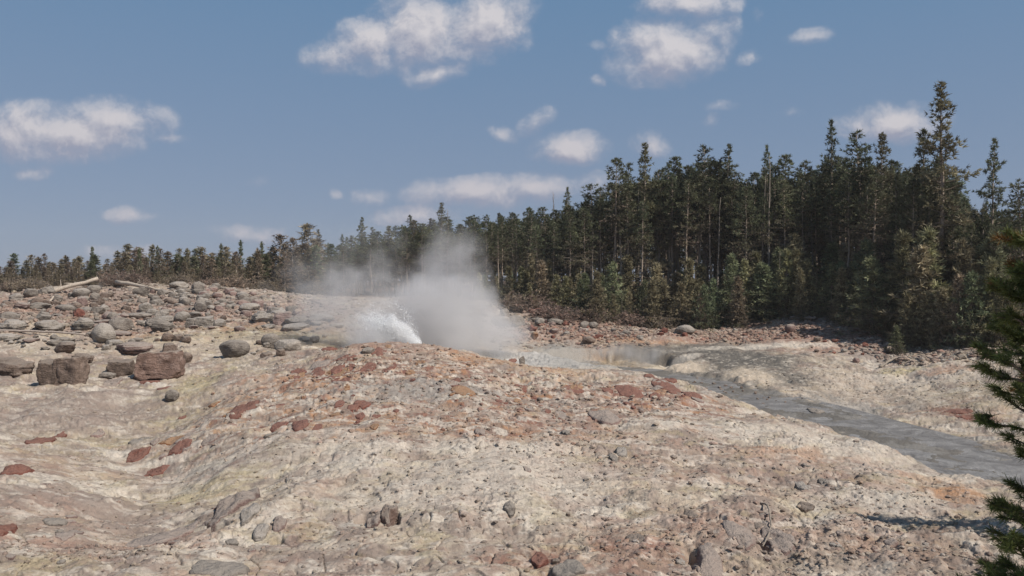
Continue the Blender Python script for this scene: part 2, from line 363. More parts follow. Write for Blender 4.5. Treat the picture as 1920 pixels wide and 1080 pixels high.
ZONES = [ # px, py, rx, ry (metres), colour, strength, raggedness
 (700,700,9,5.5,PINK,.75,.8),(740,650,5,3,PINK,.85,.6),(640,700,5,3,ORANGE,.35,1.3),(600,720,4,3,ORANGE,.5,1.2),(900,790,7,3.2,PINK,.7,.9),(900,800,4.5,2.2,ORANGE,.45,1.3),(1100,760,6,4,PINK,.65,.9),
 (1000,690,6,2.5,ORANGE,.4,1.3),(930,680,3.5,1.6,ORANGE,.55,1.2),(1230,735,3.5,3,RED,.55,1.3),(1190,745,4.5,3.5,PINK,.7,.8),(640,790,5,3,PINK,.45,1.1),(560,790,3,2,ORANGE,.35,1.5),
 (780,730,4,2.5,GREY,.6,1.1),(1000,750,4,2,GREYP,.5,1.2),(860,900,5,4,WHITE,.45,.9),(1000,880,3,2.5,WHITE,.5,.9),(900,828,5,1.0,WHITE,.7,.7),(560,860,4,2.5,WHITE,.35,1.2),
 (1400,800,6,1.6,WHITE,.6,.8),(1600,840,5,1.6,WHITE,.65,.8),(1700,880,4,1.2,WHITE,.5,1),(1660,940,2.2,1.2,WHITE,.6,1.1),
 (1790,925,1.4,1.2,ORANGE,.9,1.0),(1760,900,1.6,.8,ORANGE,.5,1.3),(1490,850,2.2,.9,ORANGE,.65,1.3),(1500,860,4,1.5,PINK,.4,1.2),(1300,870,6,3,PINK,.3,1.3),
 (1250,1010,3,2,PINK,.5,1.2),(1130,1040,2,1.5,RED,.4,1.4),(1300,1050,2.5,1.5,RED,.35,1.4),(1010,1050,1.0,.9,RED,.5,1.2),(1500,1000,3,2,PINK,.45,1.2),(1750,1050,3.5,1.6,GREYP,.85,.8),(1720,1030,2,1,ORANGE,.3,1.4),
 (1440,1060,3,1.2,CREAM,.5,1),
 (370,720,1.6,5,YEL,.75,.8),(320,785,2.2,2,YEL,.75,1),(180,826,3.5,1.0,YEL,.65,1),(260,770,4,1.6,YEL,.3,1),(370,920,2.6,1.5,YEL,.6,1),(200,900,2,1,YEL,.3,1.2),(60,1060,1.6,.8,YEL,.5,1.2),(520,630,8,5,YEL,.55,1),(560,612,8,2.2,ORANGE,.55,1.1),(270,630,2.4,3,ORANGE,.55,1.1),(280,640,3,3,YEL,.6,1),(420,625,4,3,YEL,.4,1.2),
 (200,650,10,4,CREAM,.6,.8),(450,640,7,4,CREAM,.5,1),(100,780,6,4,GREYP,.6,.9),(200,770,5,3,GREYP,.55,.9),(90,870,4,1.4,PINK,.35,1.2),(120,940,4,1.4,GREYP,.7,1),(200,1000,3,1.2,GREYP,.55,1),(300,1015,1.8,1,PINK,.5,1),(140,1030,3,.45,PINK,.9,.8),(40,960,2.5,1.4,PINK,.4,1.2),
 (120,905,4,.8,WHITE,.5,.9),(400,870,3,1.4,WHITE,.4,1),
 (200,575,20,14,PINK,.6,1.1),(330,600,12,6,RED,.35,1.4),(160,585,10,5,RED,.35,1.4),(450,580,12,7,PINK,.7,1.1),(60,560,12,7,PINK,.6,1.1),(330,560,14,7,GREYP,.5,1.2),
 (1000,675,4.5,3.2,WHITE,.85,.6),(1060,665,3.2,4.5,GREY,.9,.5),(960,662,5,2.4,WHITE,.8,.6),(1090,690,4,1.4,WHITE,.8,.6),
 (1158,672,6.0,5.5,(np.array((.33,.255,.17))),.95,.5),(1170,650,7,1.5,ORANGE,.4,1),(1200,668,2.5,2,MUD,.6,.7),(1100,652,2.4,2.0,ORANGE,.35,1),(1120,635,9,3.0,PINK,.7,.9),(1060,625,7,5,PINK,.75,.9),(1080,600,6,5,RED,.6,1),(1250,632,12,2.4,PINK,.75,.9),(1230,640,7,1.0,ORANGE,.6,1),
 (1500,635,10,4.5,RED,.38,1.1),(1450,625,9,6,PINK,.75,.9),(1600,655,7,3.5,PINK,.8,.8),(1560,640,7,4,RED,.4,1.2),
 (1300,655,7.0,3.0,MUD,.95,.5),(1360,668,4,4,MUD,.9,.5),(1390,680,3.0,5.5,MUD,.92,.6),(1330,695,2.4,4.0,MUD,.8,.6),(1470,700,2.0,5,MUD,.8,.7),(1430,675,5,3.0,MUD,.75,.7),(1250,690,1.8,1.8,YEL,.5,1),(1270,685,2.4,2.2,CREAM,.95,.5),
 (1410,700,1.8,3.4,CREAM,.85,.6),(1560,780,2.6,4.5,MUD,.9,.55),(1660,800,2.4,3.5,MUD,.7,.8),(1600,765,3,2.2,GREY,.7,.9),(1750,820,3,1.4,GREY,.6,.9),(1420,650,8,1.5,WHITE,.6,.8),
 (1560,720,8,6,CREAM,.6,.8),(1650,740,7,5,GREYP,.35,1.3),(1750,700,5,3.5,WHITE,.5,1),(1700,693,1.8,1.4,YEL,.9,1),(1770,695,2.5,1.2,PINK,.8,1),(1820,690,2.2,1.2,ORANGE,.4,1.2),(1800,775,1.2,2.2,RED,.75,1.1),(1850,740,3,4,YEL,.25,1),(1650,665,4,2,GREY,.4,1)]
def zone(px, py, rx, ry, c, s, rag):
    p = G(px, py); e = np.hypot((x - p[0]) / rx, (y - p[1]) / ry)
    near_ = e < 2.2
    m = np.zeros(x.shape); m[near_] = s * (1 - sstep(.35, 1.15, e[near_] + .42 * rag * w1[near_] + .28 * rag * w2[near_] + .12 * rag * w3[near_]))
    lay(c, m)
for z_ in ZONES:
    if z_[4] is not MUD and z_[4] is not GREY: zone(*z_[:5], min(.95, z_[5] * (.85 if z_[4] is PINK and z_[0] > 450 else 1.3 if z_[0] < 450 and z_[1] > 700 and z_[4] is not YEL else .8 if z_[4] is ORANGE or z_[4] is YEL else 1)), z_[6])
# flecks: red and grey crumbs, pale mineral dust, dark pits
mound = np.zeros(x.shape)
for px, py, rx, ry_ in [(740, 690, 8, 5), (600, 760, 7, 5), (950, 740, 8, 6), (1150, 750, 7, 6), (850, 790, 6, 3)]:
    p = G(px, py); mound = np.maximum(mound, 1 - sstep(.5, 1.1, np.hypot((x - p[0]) / rx, (y - p[1]) / ry_) + .3 * w1))
lay(RED, .75 * sstep(.22, .40, fbm(x / .9, y / .75, 4, 121, .55)) * mound)
lay(ORANGE, .62 * sstep(.2, .5, fbm(x / 1.3, y / .8, 5, 123, .6)) * mound)
lay(GREYP * .8, .65 * sstep(.15, .4, fbm(x / 1.2, y / .9, 5, 124, .55)) * mound)
lay(WHITE, .75 * sstep(.18, .42, fbm(x / 1.0, y / .6, 5, 128, .6)) * mound)
lay(GREYP * .8, .42 * sstep(.3, .7, fbm(x / .33, y / .25, 4, 125, .65)))
lay(WHITE * 1.05, .45 * sstep(.3, .75, fbm(x / .55, y / .3, 4, 127, .65)))
lay(MUD, .6 * sstep(.62, .95, fbm(x / .2, y / .17, 3, 129, .6)))
rub = rubble(x, y); f1, f2, cid = worley(x / .34 + .3 * perlin(x * 2, y * 2, 3), y / .34, 21)
colr = colr * (1 + (rub * (cid - .5) * .4)[:, None])
wl = 3.0 * fbm(x / 3.4 + 1.5, y / 2.6, 4, 14, .55); lay(GREYP * .85, .45 * sstep(.84, .93, wl - np.floor(wl)))
# streaks following the slope on the left
stk = fbm(x / 2.2 + y / 9, y / .45, 4, 131, .6); lay(GREYP * .8, .5 * sstep(.2, .6, stk) * sstep(0, -7, x))
lay(WHITE, .4 * sstep(.15, .6, -stk) * sstep(0, -7, x) * sstep(45, 30, y))
for z_ in ZONES:
    if z_[4] is MUD or z_[4] is GREY: zone(*z_)
zone(1010, 672, 5, 4, np.array((.40, .385, .365)), .9, .5); zone(1085, 680, 3.2, 4, np.array((.30, .288, .27)), .85, .6); zone(1268, 686, 2.6, 2.6, CREAM * 1.15, .95, .5); zone(1275, 676, 2.2, .7, WHITE, .8, .6); zone(1405, 700, 1.8, 3.2, CREAM * 1.1, .9, .6); zone(1440, 650, 8, 1.3, WHITE, .7, .7)
lay(WHITE, .5 * sstep(.25, .6, fbm(x / .8, y / .3, 4, 141, .6)) * sstep(0, 8, x) * sstep(36, 44, y) * sstep(60, 55, y))
cd, _ = channel(x, y); cd = cd + .3 * w2
lay(MUD * 1.15, .95 * (1 - sstep(1.0, 1.7, cd))); lay(GREY, .5 * sstep(.1, .5, w1) * (1 - sstep(1.0, 1.4, cd)))
# forest floor
FE = np.array([at(px, py, Y)[:2] for px, py, Y in [(-400,540,88),(0,548,87),(300,530,89),(540,550,91),(700,560,84),(940,575,80),(1000,590,76),(1110,610,73),(1250,608,72),(1400,610,69),(1540,590,69),(1620,620,63),(1720,648,57),(1850,662,54),(2200,700,50)]])
az_e = np.arctan2(FE[:, 0], FE[:, 1]); r_e = np.hypot(FE[:, 0], FE[:, 1]); oe = np.argsort(az_e)
def forest_r(x, y): return np.interp(np.arctan2(x, y), az_e[oe], r_e[oe])
fr = np.hypot(x, y) - forest_r(x, y)
lay(SOIL, .95 * sstep(-1.0, 3.5, fr + 1.6 * w1)); lay(SOIL * .8, .5 * sstep(.1, .6, w2) * sstep(0, 4, fr))
lay(SOIL * 1.5, sstep(0, -20, y))
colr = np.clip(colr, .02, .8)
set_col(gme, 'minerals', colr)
wet = np.clip((1 - sstep(.9, 1.5, cd)), 0, 1)
set_col(gme, 'wet', np.repeat(wet[:, None], 3, 1))
gob = bpy.data.objects.new('ground', gme); COL.objects.link(gob); gob['kind'] = 'structure'
del AZ, RR, quads

def mat(name, rough=0.85, spec=0.3):
    m = bpy.data.materials.new(name); m.use_nodes = True; t = NT(m.node_tree)
    b = t.n['Principled BSDF']; b.inputs['Roughness'].default_value = rough; b.inputs['Specular IOR Level'].default_value = spec
    return m, t, b
def bump(t, b, h, strength, dist):
    n = t.add('ShaderNodeBump'); n.inputs['Strength'].default_value = strength; n.inputs['Distance'].default_value = dist
    t.put(n.inputs['Height'], h); t.l.new(n.outputs[0], b.inputs['Normal'])
m, t, b = mat('mineral_crust', .92, .15)
a = t.add('ShaderNodeVertexColor', layer_name='minerals'); wv_ = t.add('ShaderNodeVertexColor', layer_name='wet')
geo = t.add('ShaderNodeNewGeometry'); pos = geo.outputs['Position']
n_a = t.noise(pos, 9, 8, .65); n_b = t.noise(pos, 38, 6, .7)
c = t.mix(1.0, a.outputs[0], t.ramp(n_a, [(.25, .80), (.5, 1.0), (.75, 1.15)]), 'MULTIPLY')
c = t.mix(1.0, c, t.ramp(n_b, [(.28, .82), (.5, 1.0), (.72, 1.12)]), 'MULTIPLY')
t.l.new(c, b.inputs['Base Color'])
t.l.new(t.math('MULTIPLY_ADD', wv_.outputs[0], -.45, .92), b.inputs['Roughness'])
hh = t.math('ADD', t.math('MULTIPLY', n_a, 1.0), t.math('MULTIPLY', n_b, .35))
bump(t, b, hh, .7, .05)
gme.materials.append(m)

GC = colr.reshape(NR, NA, 3)
def gcol(x, y):
    a_ = np.clip(np.searchsorted(az, np.arctan2(x, y)), 0, NA - 1); r_ = np.clip(np.searchsorted(rr, np.hypot(x, y)), 0, NR - 1); return GC[r_, a_]
# ------------------------------------------------------------------ object helpers
def tag(o, label=None, cat=None, group=None, kind=None):
    if label: o['label'] = label
    if cat: o['category'] = cat
    if group: o['group'] = group
    if kind: o['kind'] = kind
    return o
def link(name, me, parent=None):
    o = bpy.data.objects.new(name, me); COL.objects.link(o); o.parent = parent; return o
def copy_tree(o, parent=None):
    c = o.copy(); COL.objects.link(c); c.parent = parent
    for ch in list(o.children): copy_tree(ch, c)
    return c
class Buf:
    """collects triangles with a colour per vertex"""
    def __init__(s): s.v = []; s.f = []; s.c = []; s.n = 0
    def add(s, v, f, c):
        v = np.asarray(v, float); s.v.append(v); s.f.append(np.asarray(f, int) + s.n); s.n += len(v)
        c = np.asarray(c, float); s.c.append(np.broadcast_to(c, (len(v), 3)) if c.ndim == 1 else c)
    def tube(s, pts, rad, c, sides=6):
        pts = np.asarray(pts, float); n = len(pts)
        tan = np.gradient(pts, axis=0); tan /= np.linalg.norm(tan, axis=1)[:, None] + 1e-9
        ref = np.array([0., 0, 1]) if abs(tan[0, 2]) < .8 else np.array([1., 0, 0])
        u_ = np.cross(tan, ref); u_ /= np.linalg.norm(u_, axis=1)[:, None] + 1e-9; w_ = np.cross(tan, u_)
        an = np.arange(sides) * 2 * np.pi / sides
        ring = pts[:, None] + (u_[:, None] * np.cos(an)[None, :, None] + w_[:, None] * np.sin(an)[None, :, None]) * np.asarray(rad)[:, None, None]
        v = ring.reshape(-1, 3); f = []
        for i in range(n - 1):
            for k in range(sides):
                a = i * sides + k; b_ = i * sides + (k + 1) % sides
                f.append((a, b_, b_ + sides)); f.append((a, b_ + sides, a + sides))
        for k in range(1, sides - 1):
            f.append((0, k + 1, k)); e = (n - 1) * sides; f.append((e, e + k, e + k + 1))
        s.add(v, f, c)
    def blades(s, cen, dirn, n, L, Wd, spread, cols, rng):
        """n needle blades at each of the centres"""
        cen = np.repeat(cen, n, 0); dirn = np.repeat(dirn, n, 0); cols = np.repeat(cols, n, 0); k = len(cen)
        d = dirn + rng.normal(0, spread, (k, 3)); d /= np.linalg.norm(d, axis=1)[:, None] + 1e-9
        p = np.cross(d, rng.normal(0, 1, (k, 3))); p /= np.linalg.norm(p, axis=1)[:, None] + 1e-9
        LL = L * rng.uniform(.6, 1.25, (k, 1)); WW = Wd * rng.uniform(.7, 1.3, (k, 1))
        st = cen + d * LL * .08
        v = np.stack([st - p * WW * .5, st + p * WW * .5, cen + d * LL + p * WW * .12, cen + d * LL - p * WW * .12], 1).reshape(-1, 3)
        i = np.arange(k)[:, None] * 4
        f = np.r_[i + np.array([[0, 1, 2]]), i + np.array([[0, 2, 3]])]
        c = np.repeat(cols * rng.uniform(.75, 1.25, (k, 1)), 4, 0)
        s.add(v, f, c)
    def mesh(s, name, m, smooth=False):
        me = mesh_np(name, np.concatenate(s.v), np.concatenate(s.f), smooth); set_col(me, 'tint', np.concatenate(s.c)); me.materials.append(m); return me

# plant materials
def foliage(name):
    m, t, b = mat(name, .7, .25)
    a = t.add('ShaderNodeVertexColor', layer_name='tint'); oi = t.add('ShaderNodeObjectInfo')
    k = t.math('MULTIPLY_ADD', oi.outputs['Random'], .55, .74)
    hs = t.add('ShaderNodeHueSaturation'); t.l.new(a.outputs[0], hs.inputs['Color'])
    t.l.new(t.math('MULTIPLY_ADD', t.math('FRACT', t.math('MULTIPLY', oi.outputs['Random'], 7.13)), .05, .475), hs.inputs['Hue'])
    t.l.new(k, hs.inputs['Value'])
    t.l.new(hs.outputs[0], b.inputs['Base Color'])
    tr = t.add('ShaderNodeBsdfTranslucent'); t.l.new(hs.outputs[0], tr.inputs[0])
    ms = t.add('ShaderNodeMixShader'); ms.inputs[0].default_value = .22
    t.l.new(b.outputs[0], ms.inputs[1]); t.l.new(tr.outputs[0], ms.inputs[2]); t.l.new(ms.outputs[0], t.n['Material Output'].inputs[0])
    return m
M_needle = foliage('pine_needles')
M_bark, t, b = mat('bark', .9, .2)
a = t.add('ShaderNodeVertexColor', layer_name='tint'); tcn = t.add('ShaderNodeTexCoord')
mp = t.add('ShaderNodeMapping'); mp.inputs[3].default_value = (9, 9, 1.6); t.l.new(tcn.outputs['Object'], mp.inputs[0])
nz = t.noise(mp.outputs[0], 2.2, 6, .65)
oi = t.add('ShaderNodeObjectInfo')
c = t.mix(1.0, a.outputs[0], t.ramp(nz, [(.3, .5), (.5, 1.0), (.7, 1.35)]), 'MULTIPLY')
c = t.mix(1.0, c, t.ramp(oi.outputs['Random'], [(0, .7), (1, 1.25)]), 'MULTIPLY')
t.l.new(c, b.inputs['Base Color']); bump(t, b, nz, .6, .04)

GREEN = np.array((.112, .122, .070)); OLIVE = np.array((.175, .160, .095)); BROWN = np.array((.215, .165, .125)); DEAD = np.array((.24, .20, .17)); BARK = np.array((.33, .265, .21)); PALE = np.array((.40, .34, .28))

def pine_proto(seed, Ht, cb, rad, shape='lodge', green=GREEN, low=BROWN, bark=BARK, lean=0.0, dense=1.0, deadlow=10, blade=.30):
    """returns meshes for trunk, branches, crown; Ht metres high, crown from fraction cb"""
    rng = np.random.default_rng(seed)
    T, B, N = Buf(), Buf(), Buf()
    k = 12; hz_ = np.linspace(-.4, Ht, k)
    wob = np.cumsum(rng.normal(0, .05, (k, 2)), 0) * (Ht / 16)
    axis = np.c_[wob[:, 0] + lean * hz_, wob[:, 1], hz_]; axis[:, :2] -= axis[1, :2]
    r0 = .0105 * Ht + .03
    T.tube(axis, r0 * (1 - np.clip(hz_, 0, Ht) / Ht * .93), bark, 7)
    def ax(h): return np.array([np.interp(h, hz_, axis[:, 0]), np.interp(h, hz_, axis[:, 1]), h])
    cen, dr, cc = [], [], []
    h = cb * Ht
    while h < Ht * .985:
        f = (h - cb * Ht) / (Ht * (1 - cb))
        if shape == 'lodge': prof = (1 - f) ** .75 * (.55 + .45 * min(1, f * 5)) + .07
        elif shape == 'spire': prof = ((1 - f) ** 1.15 + .04) * (.72 + .4 * math.sin(h * 9.0 / Ht * 5 + seed))
        else: prof = math.sqrt(max(0, 1 - f ** 1.6)) * (.6 + .4 * min(1, f * 4)) + .05
        nb = rng.integers(3, 6)
        a0 = rng.uniform(0, 6.28)
        for q in range(nb):
            if rng.random() > dense: continue
            an = a0 + q * 6.283 / nb + rng.normal(0, .35)
            L = rad * prof * rng.uniform(.55, 1.25)
            rise = (-.30 + .75 * f) + rng.normal(0, .10)
            hh_ = h + rng.normal(0, .05) * Ht * .1
            p0 = ax(min(hh_, Ht * .98)); d = np.array([math.cos(an), math.sin(an), rise]); 
            s_ = np.linspace(0, 1, 5)[:, None]
            path = p0 + d * L * s_ + np.array([0, 0, 1]) * (L * .22 * s_ ** 2 - .0)
            B.tube(path, np.linspace(.018 + .012 * L, .006, 5), bark * .75, 3)
            nt_ = max(2, int(L * 7.5))
            ss = rng.uniform(.22, 1.0, nt_) ** .8
            base = p0 + d * L * ss[:, None] + np.array([0, 0, 1]) * (L * .22 * ss[:, None] ** 2)
            side = rng.normal(0, 1, (nt_, 3)) * np.array([1, 1, .45]) * (.10 + .16 * L * (1.1 - ss[:, None]))
            cen.append(base + side); dv = d + side * 1.2 + np.array([0, 0, .35]); dr.append(dv / np.linalg.norm(dv, axis=1)[:, None])
            kbr = np.clip((.42 - f) * 1.5 + rng.normal(0, .22, (nt_, 1)), 0, 1) * (low is not None)
            col_ = green * rng.uniform(.5, 1.5) * rng.uniform(.7, 1.35, (nt_, 1))
            cc.append(col_ * (1 - kbr) + (low if low is not None else green) * kbr)
        h += rng.uniform(.018, .042) * Ht * (1.0 - .45 * f) * (.8 if shape != 'lodge' else 1)
    cen.append(ax(Ht * .99)[None] + rng.normal(0, .05, (5, 3))); dr.append(np.tile([0, 0, 1.], (5, 1))); cc.append(np.tile(green, (5, 1)))
    cen, dr, cc = np.concatenate(cen), np.concatenate(dr), np.concatenate(cc)
    N.blades(cen, dr, 8, blade, blade * .24, .60, cc, rng)
    for q in range(deadlow):        # dead limbs under the crown
        hh_ = rng.uniform(.18, max(.25, cb + .1)) * Ht; an = rng.uniform(0, 6.28); L = rad * rng.uniform(.25, .8)
        d = np.array([math.cos(an), math.sin(an), rng.uniform(-.35, .15)]); s_ = np.linspace(0, 1, 4)[:, None]
        path = ax(hh_) + d * L * s_ + rng.normal(0, .05, (4, 3)) * s_
        B.tube(path, np.linspace(.028, .008, 4), DEAD, 3)
        for z_ in range(4):
            a_ = path[1 + z_ % 3]; e_ = a_ + rng.normal(0, .25, 3); B.tube([a_, e_], [.009, .004], DEAD * .9, 3)
    return [T.mesh('trunk', M_bark, True), B.mesh('branches', M_bark), N.mesh('crown', M_needle)]
def snag_proto(seed, Ht, limbs=26, top=1.0, lean=0.0, tone=PALE):
    rng = np.random.default_rng(seed); T, B = Buf(), Buf(); k = 12; hz_ = np.linspace(-.4, Ht, k)
    wob = np.cumsum(rng.normal(0, .05, (k, 2)), 0); axis = np.c_[wob[:, 0] + lean * hz_, wob[:, 1], hz_]; axis[:, :2] -= axis[1, :2]
    T.tube(axis, (.012 * Ht + .02) * (1 - np.clip(hz_, 0, Ht) / Ht * .85), tone, 7)
    for q in range(limbs):
        h = rng.uniform(.22, .97) * Ht; an = rng.uniform(0, 6.28); L = rng.uniform(.25, 1.3) * (1.15 - h / Ht)
        p = np.array([np.interp(h, hz_, axis[:, 0]), np.interp(h, hz_, axis[:, 1]), h]); d = np.array([math.cos(an), math.sin(an), rng.uniform(-.3, .35)])
        s_ = np.linspace(0, 1, 4)[:, None]; path = p + d * L * s_ + rng.normal(0, .06, (4, 3)) * s_
        B.tube(path, np.linspace(.03, .008, 4), tone * .8, 3)
        for z_ in range(3):
            a_ = path[1 + z_ % 3]; B.tube([a_, a_ + rng.normal(0, .2, 3)], [.010, .004], tone * .7, 3)
    return [T.mesh('trunk', M_bark, True), B.mesh('branches', M_bark)]
def bush_proto(seed, r=1.0, twigs=150, tone=BROWN, leaf=.7, blade=.12):
    rng = np.random.default_rng(seed); B, N = Buf(), Buf(); cen, dr = [], []
    for q in range(twigs):
        an = rng.uniform(0, 6.28); el = rng.uniform(.25, 1.4); L = r * rng.uniform(.5, 1.1)
        d = np.array([math.cos(an) * math.cos(el), math.sin(an) * math.cos(el), math.sin(el) * .8]); s_ = np.linspace(0, 1, 5)[:, None]
        path = np.array([rng.normal(0, .12 * r), rng.normal(0, .12 * r), -.05]) + d * L * s_ + rng.normal(0, .06 * r, (5, 3)) * s_
        B.tube(path, np.linspace(.014, .005, 5), DEAD * rng.uniform(.6, 1.2), 3)
        for z_ in range(2, 5):
            B.tube([path[z_], path[z_] + rng.normal(0, .16, 3) * r], [.007, .003], DEAD * rng.uniform(.5, 1.0), 3)
            if rng.random() < leaf:
                for w_ in range(3): cen.append(path[z_] + rng.normal(0, .1, 3) * r); dr.append(d + [0, 0, .3])
    cen = np.array(cen); dr = np.array(dr)
    N.blades(cen, dr, 7, blade, blade * .22, .8, tone * rng.uniform(.6, 1.4, (len(cen), 1)), rng)
    return [B.mesh('twigs', M_bark), N.mesh('foliage', M_needle)]

protos = {}
def make(kind, name, meshes):
    protos[kind] = (name, meshes)
PART = {}
def plant(kind, px, py_top=None, Y=None, x=None, hgt=None, label='', cat='tree', group=None, rot=None, widen=1.0, rng=random.Random(5)):
    """stand a plant at distance Y in column px; its height follows from where its top shows"""
    name, meshes = protos[kind]; H0 = PROTO_H[kind]
    xx = (px - 960) / F * Y if x is None else x
    z = ground(xx, Y)
    top = H - (py_top - 520) / F * Y if py_top is not None else z + hgt
    s = max(.15, (top - z) / H0)
    key = kind
    root = bpy.data.objects.new(name, None); COL.objects.link(root); root.empty_display_size = .3
    for me in meshes:
        link(me.name.split('.')[0], me, root)
    root.location = (xx, Y, z); root.rotation_euler = (0, 0, rng.uniform(0, 6.28) if rot is None else rot)
    root.scale = (s * widen, s * widen, s)
    tag(root, label, cat, group); return root
PROTO_H = {}
rngp = random.Random(11)
for i, (cb, rad, dn) in enumerate([(.50, 2.4, .9), (.56, 2.0, .85), (.46, 2.6, .92), (.62, 1.9, .8), (.54, 2.1, .72), (.48, 2.3, .88)]):
    make('tall%d' % i, 'pine_tree', pine_proto(100 + i, 16, cb, rad, 'lodge', dense=dn, deadlow=26, green=GREEN * (1 + .12 * (i % 3 - 1)))); PROTO_H['tall%d' % i] = 16
for i, (rad, c) in enumerate([(3.0, GREEN), (2.8, OLIVE * .85), (3.3, GREEN * 1.1)]):
    make('spire%d' % i, 'pine_tree', pine_proto(200 + i, 16, .22, rad, 'spire', green=c, dense=.93, deadlow=20, low=BROWN * .8)); PROTO_H['spire%d' % i] = 16
for i, (rad, c) in enumerate([(1.5, OLIVE * 1.35), (1.3, OLIVE * 1.5), (1.6, GREEN * 1.75), (1.25, OLIVE * 1.0 + BROWN * .6)]):
    make('young%d' % i, 'young_conifer', pine_proto(300 + i, 5, .03, rad, 'spire', green=c, low=OLIVE * .4 + BROWN * .6, dense=.9, deadlow=6, blade=.26, bark=PALE * .6)); PROTO_H['young%d' % i] = 5
for i, (rad, c, cb, dn) in enumerate([(1.25, OLIVE * .5 + BROWN * .7, .03, .6), (1.0, BROWN * .8 + OLIVE * .4, .06, .5), (1.15, OLIVE * .6 + BROWN * .5, .02, .7), (.85, OLIVE * .4 + BROWN * .9, .15, .55), (1.1, GREEN * 1.25, .05, .75)]):
    make('scrub%d' % i, 'small_pine', pine_proto(400 + i, 6, cb, rad, 'lodge' if i % 2 else 'spire', green=c, low=BROWN * 1.35, dense=dn, deadlow=22, blade=.24, bark=PALE * .85)); PROTO_H['scrub%d' % i] = 6
for i, (l, ln, tn) in enumerate([(34, .02, PALE), (18, -.05, PALE * .8), (60, .0, PALE * .9), (8, .12, PALE)]):
    make('snag%d' % i, 'dead_tree', snag_proto(500 + i, 14, l, lean=ln, tone=tn * .72)); PROTO_H['snag%d' % i] = 14
for i in range(3):
    make('bush%d' % i, 'dry_bush', bush_proto(600 + i, 1.0, 110, BROWN * (1.0 + .15 * i), .45)); PROTO_H['bush%d' % i] = .9

# ------------------------------------------------------------------ forest
def clamp_forest(px, Y):
    xx = (px - 960) / F * Y; return max(Y, float(forest_r(np.array([xx]), np.array([Y]))[0]) / math.hypot((px - 960) / F, 1) + 1.0)
def ry(px, back):   # distance of a tree standing `back` metres inside the forest edge
    k = math.hypot((px - 960) / F, 1); a = np.array([(px - 960) / F * 60.]); b_ = np.array([60.])
    return float(forest_r(a, b_)[0]) / k + back
named = [ # kind, px, top py, metres behind forest edge, widen, label
 ('spire1', 1762, 155, 5, 1.05, 'tallest pine of all, its open ragged top far above the forest at right'),
 ('spire0', 1735, 245, 7, 1.1, 'broad dark pine just left of the tallest pine, sharing its lower crown'),
 ('spire2', 1858, 262, 6, .8, 'pointed dense pine standing apart near the right edge with sky either side'),
 ('spire0', 1556, 228, 9, .85, 'tall pointed pine with a dark spire rising above its neighbours right of centre'),
 ('tall0', 1604, 248, 8, 1.1, 'thin-topped brownish pine between two tall dark ones right of centre'),
 ('spire1', 1650, 250, 8, 1.0, 'broad rounded dark pine left of the tallest pine group'),
 ('spire0', 1434, 275, 8, .8, 'pine with small dark tip directly above the tall pale bare trunk'),
 ('tall2', 1470, 292, 9, 1.0, 'dark pine with short pointed top right of the pale bare trunk'),
 ('tall1', 1510, 302, 8, 1.2, 'flat-topped greyish pine in the dip before the tall spires'),
 ('tall0', 1320, 276, 9, 1.2, 'pine with a lean bare limb showing in its upper crown'),
 ('spire2', 1362, 272, 9, 1.0, 'full dark green pine at the top of the central forest skyline'),
 ('spire1', 1208, 268, 7, 1.0, 'tall layered pine standing highest at the left shoulder of the tall forest'),
 ('tall3', 1150, 298, 6, 1.1, 'narrow pine that begins the tall forest on its left side'),
 ('tall4', 1178, 306, 8, 1.0, 'slim pine between the first tall pine and the layered one'),
 ('tall2', 1262, 296, 10, 1.0, 'round-topped dark pine behind the layered pine'),
 ('spire0', 1066, 352, 10, .9, 'dark pointed pine where the skyline steps up in the middle'),
 ('tall0', 1108, 346, 8, 1.3, 'ragged brown-tinged pine just left of the tall forest shoulder'),
 ('spire1', 828, 380, 14, 1.15, 'narrow pine whose pale bare tip pokes above the steam'),
 ('spire0', 766, 404, 14, 1.15, 'small dark spired pine left of the bare-tipped pine above the steam'),
 ('spire2', 677, 408, 14, 1.15, 'leftmost dark pine of the middle group, just above thin steam'),
 ('spire1', 597, 430, 14, 1.15, 'lone thin spire seen through drifting steam on the left'),
 ('spire0', 640, 440, 16, 1.15, 'short dark spire right of the lone one in the drifting steam'),
 ('tall5', 1912, 338, 3, 1.2, 'dark pine cut off by the right edge of the picture'),
]
for kind, px, pt, back, wd, lab in named:
    plant(kind, px, pt, ry(px, back), label=lab, widen=wd, group='pines of the forest')
SK = [(-200,505),(0,500),(60,490),(240,480),(400,478),(520,475),(580,462),(640,450),(690,425),(740,425),(800,402),(860,412),(900,398),(940,385),(1000,382),(1050,378),(1100,362),(1140,335),(1180,320),(1240,305),(1300,300),(1350,295),(1400,325),(1440,305),(1500,315),(1540,300),(1600,285),(1660,290),(1700,300),(1760,290),(1800,330),(1826,400),(1850,370),(1890,390),(1960,350),(2150,330)]
skx, sky_ = zip(*SK)
def top_at(px): return float(np.interp(px, skx, sky_))
rp = random.Random(21)
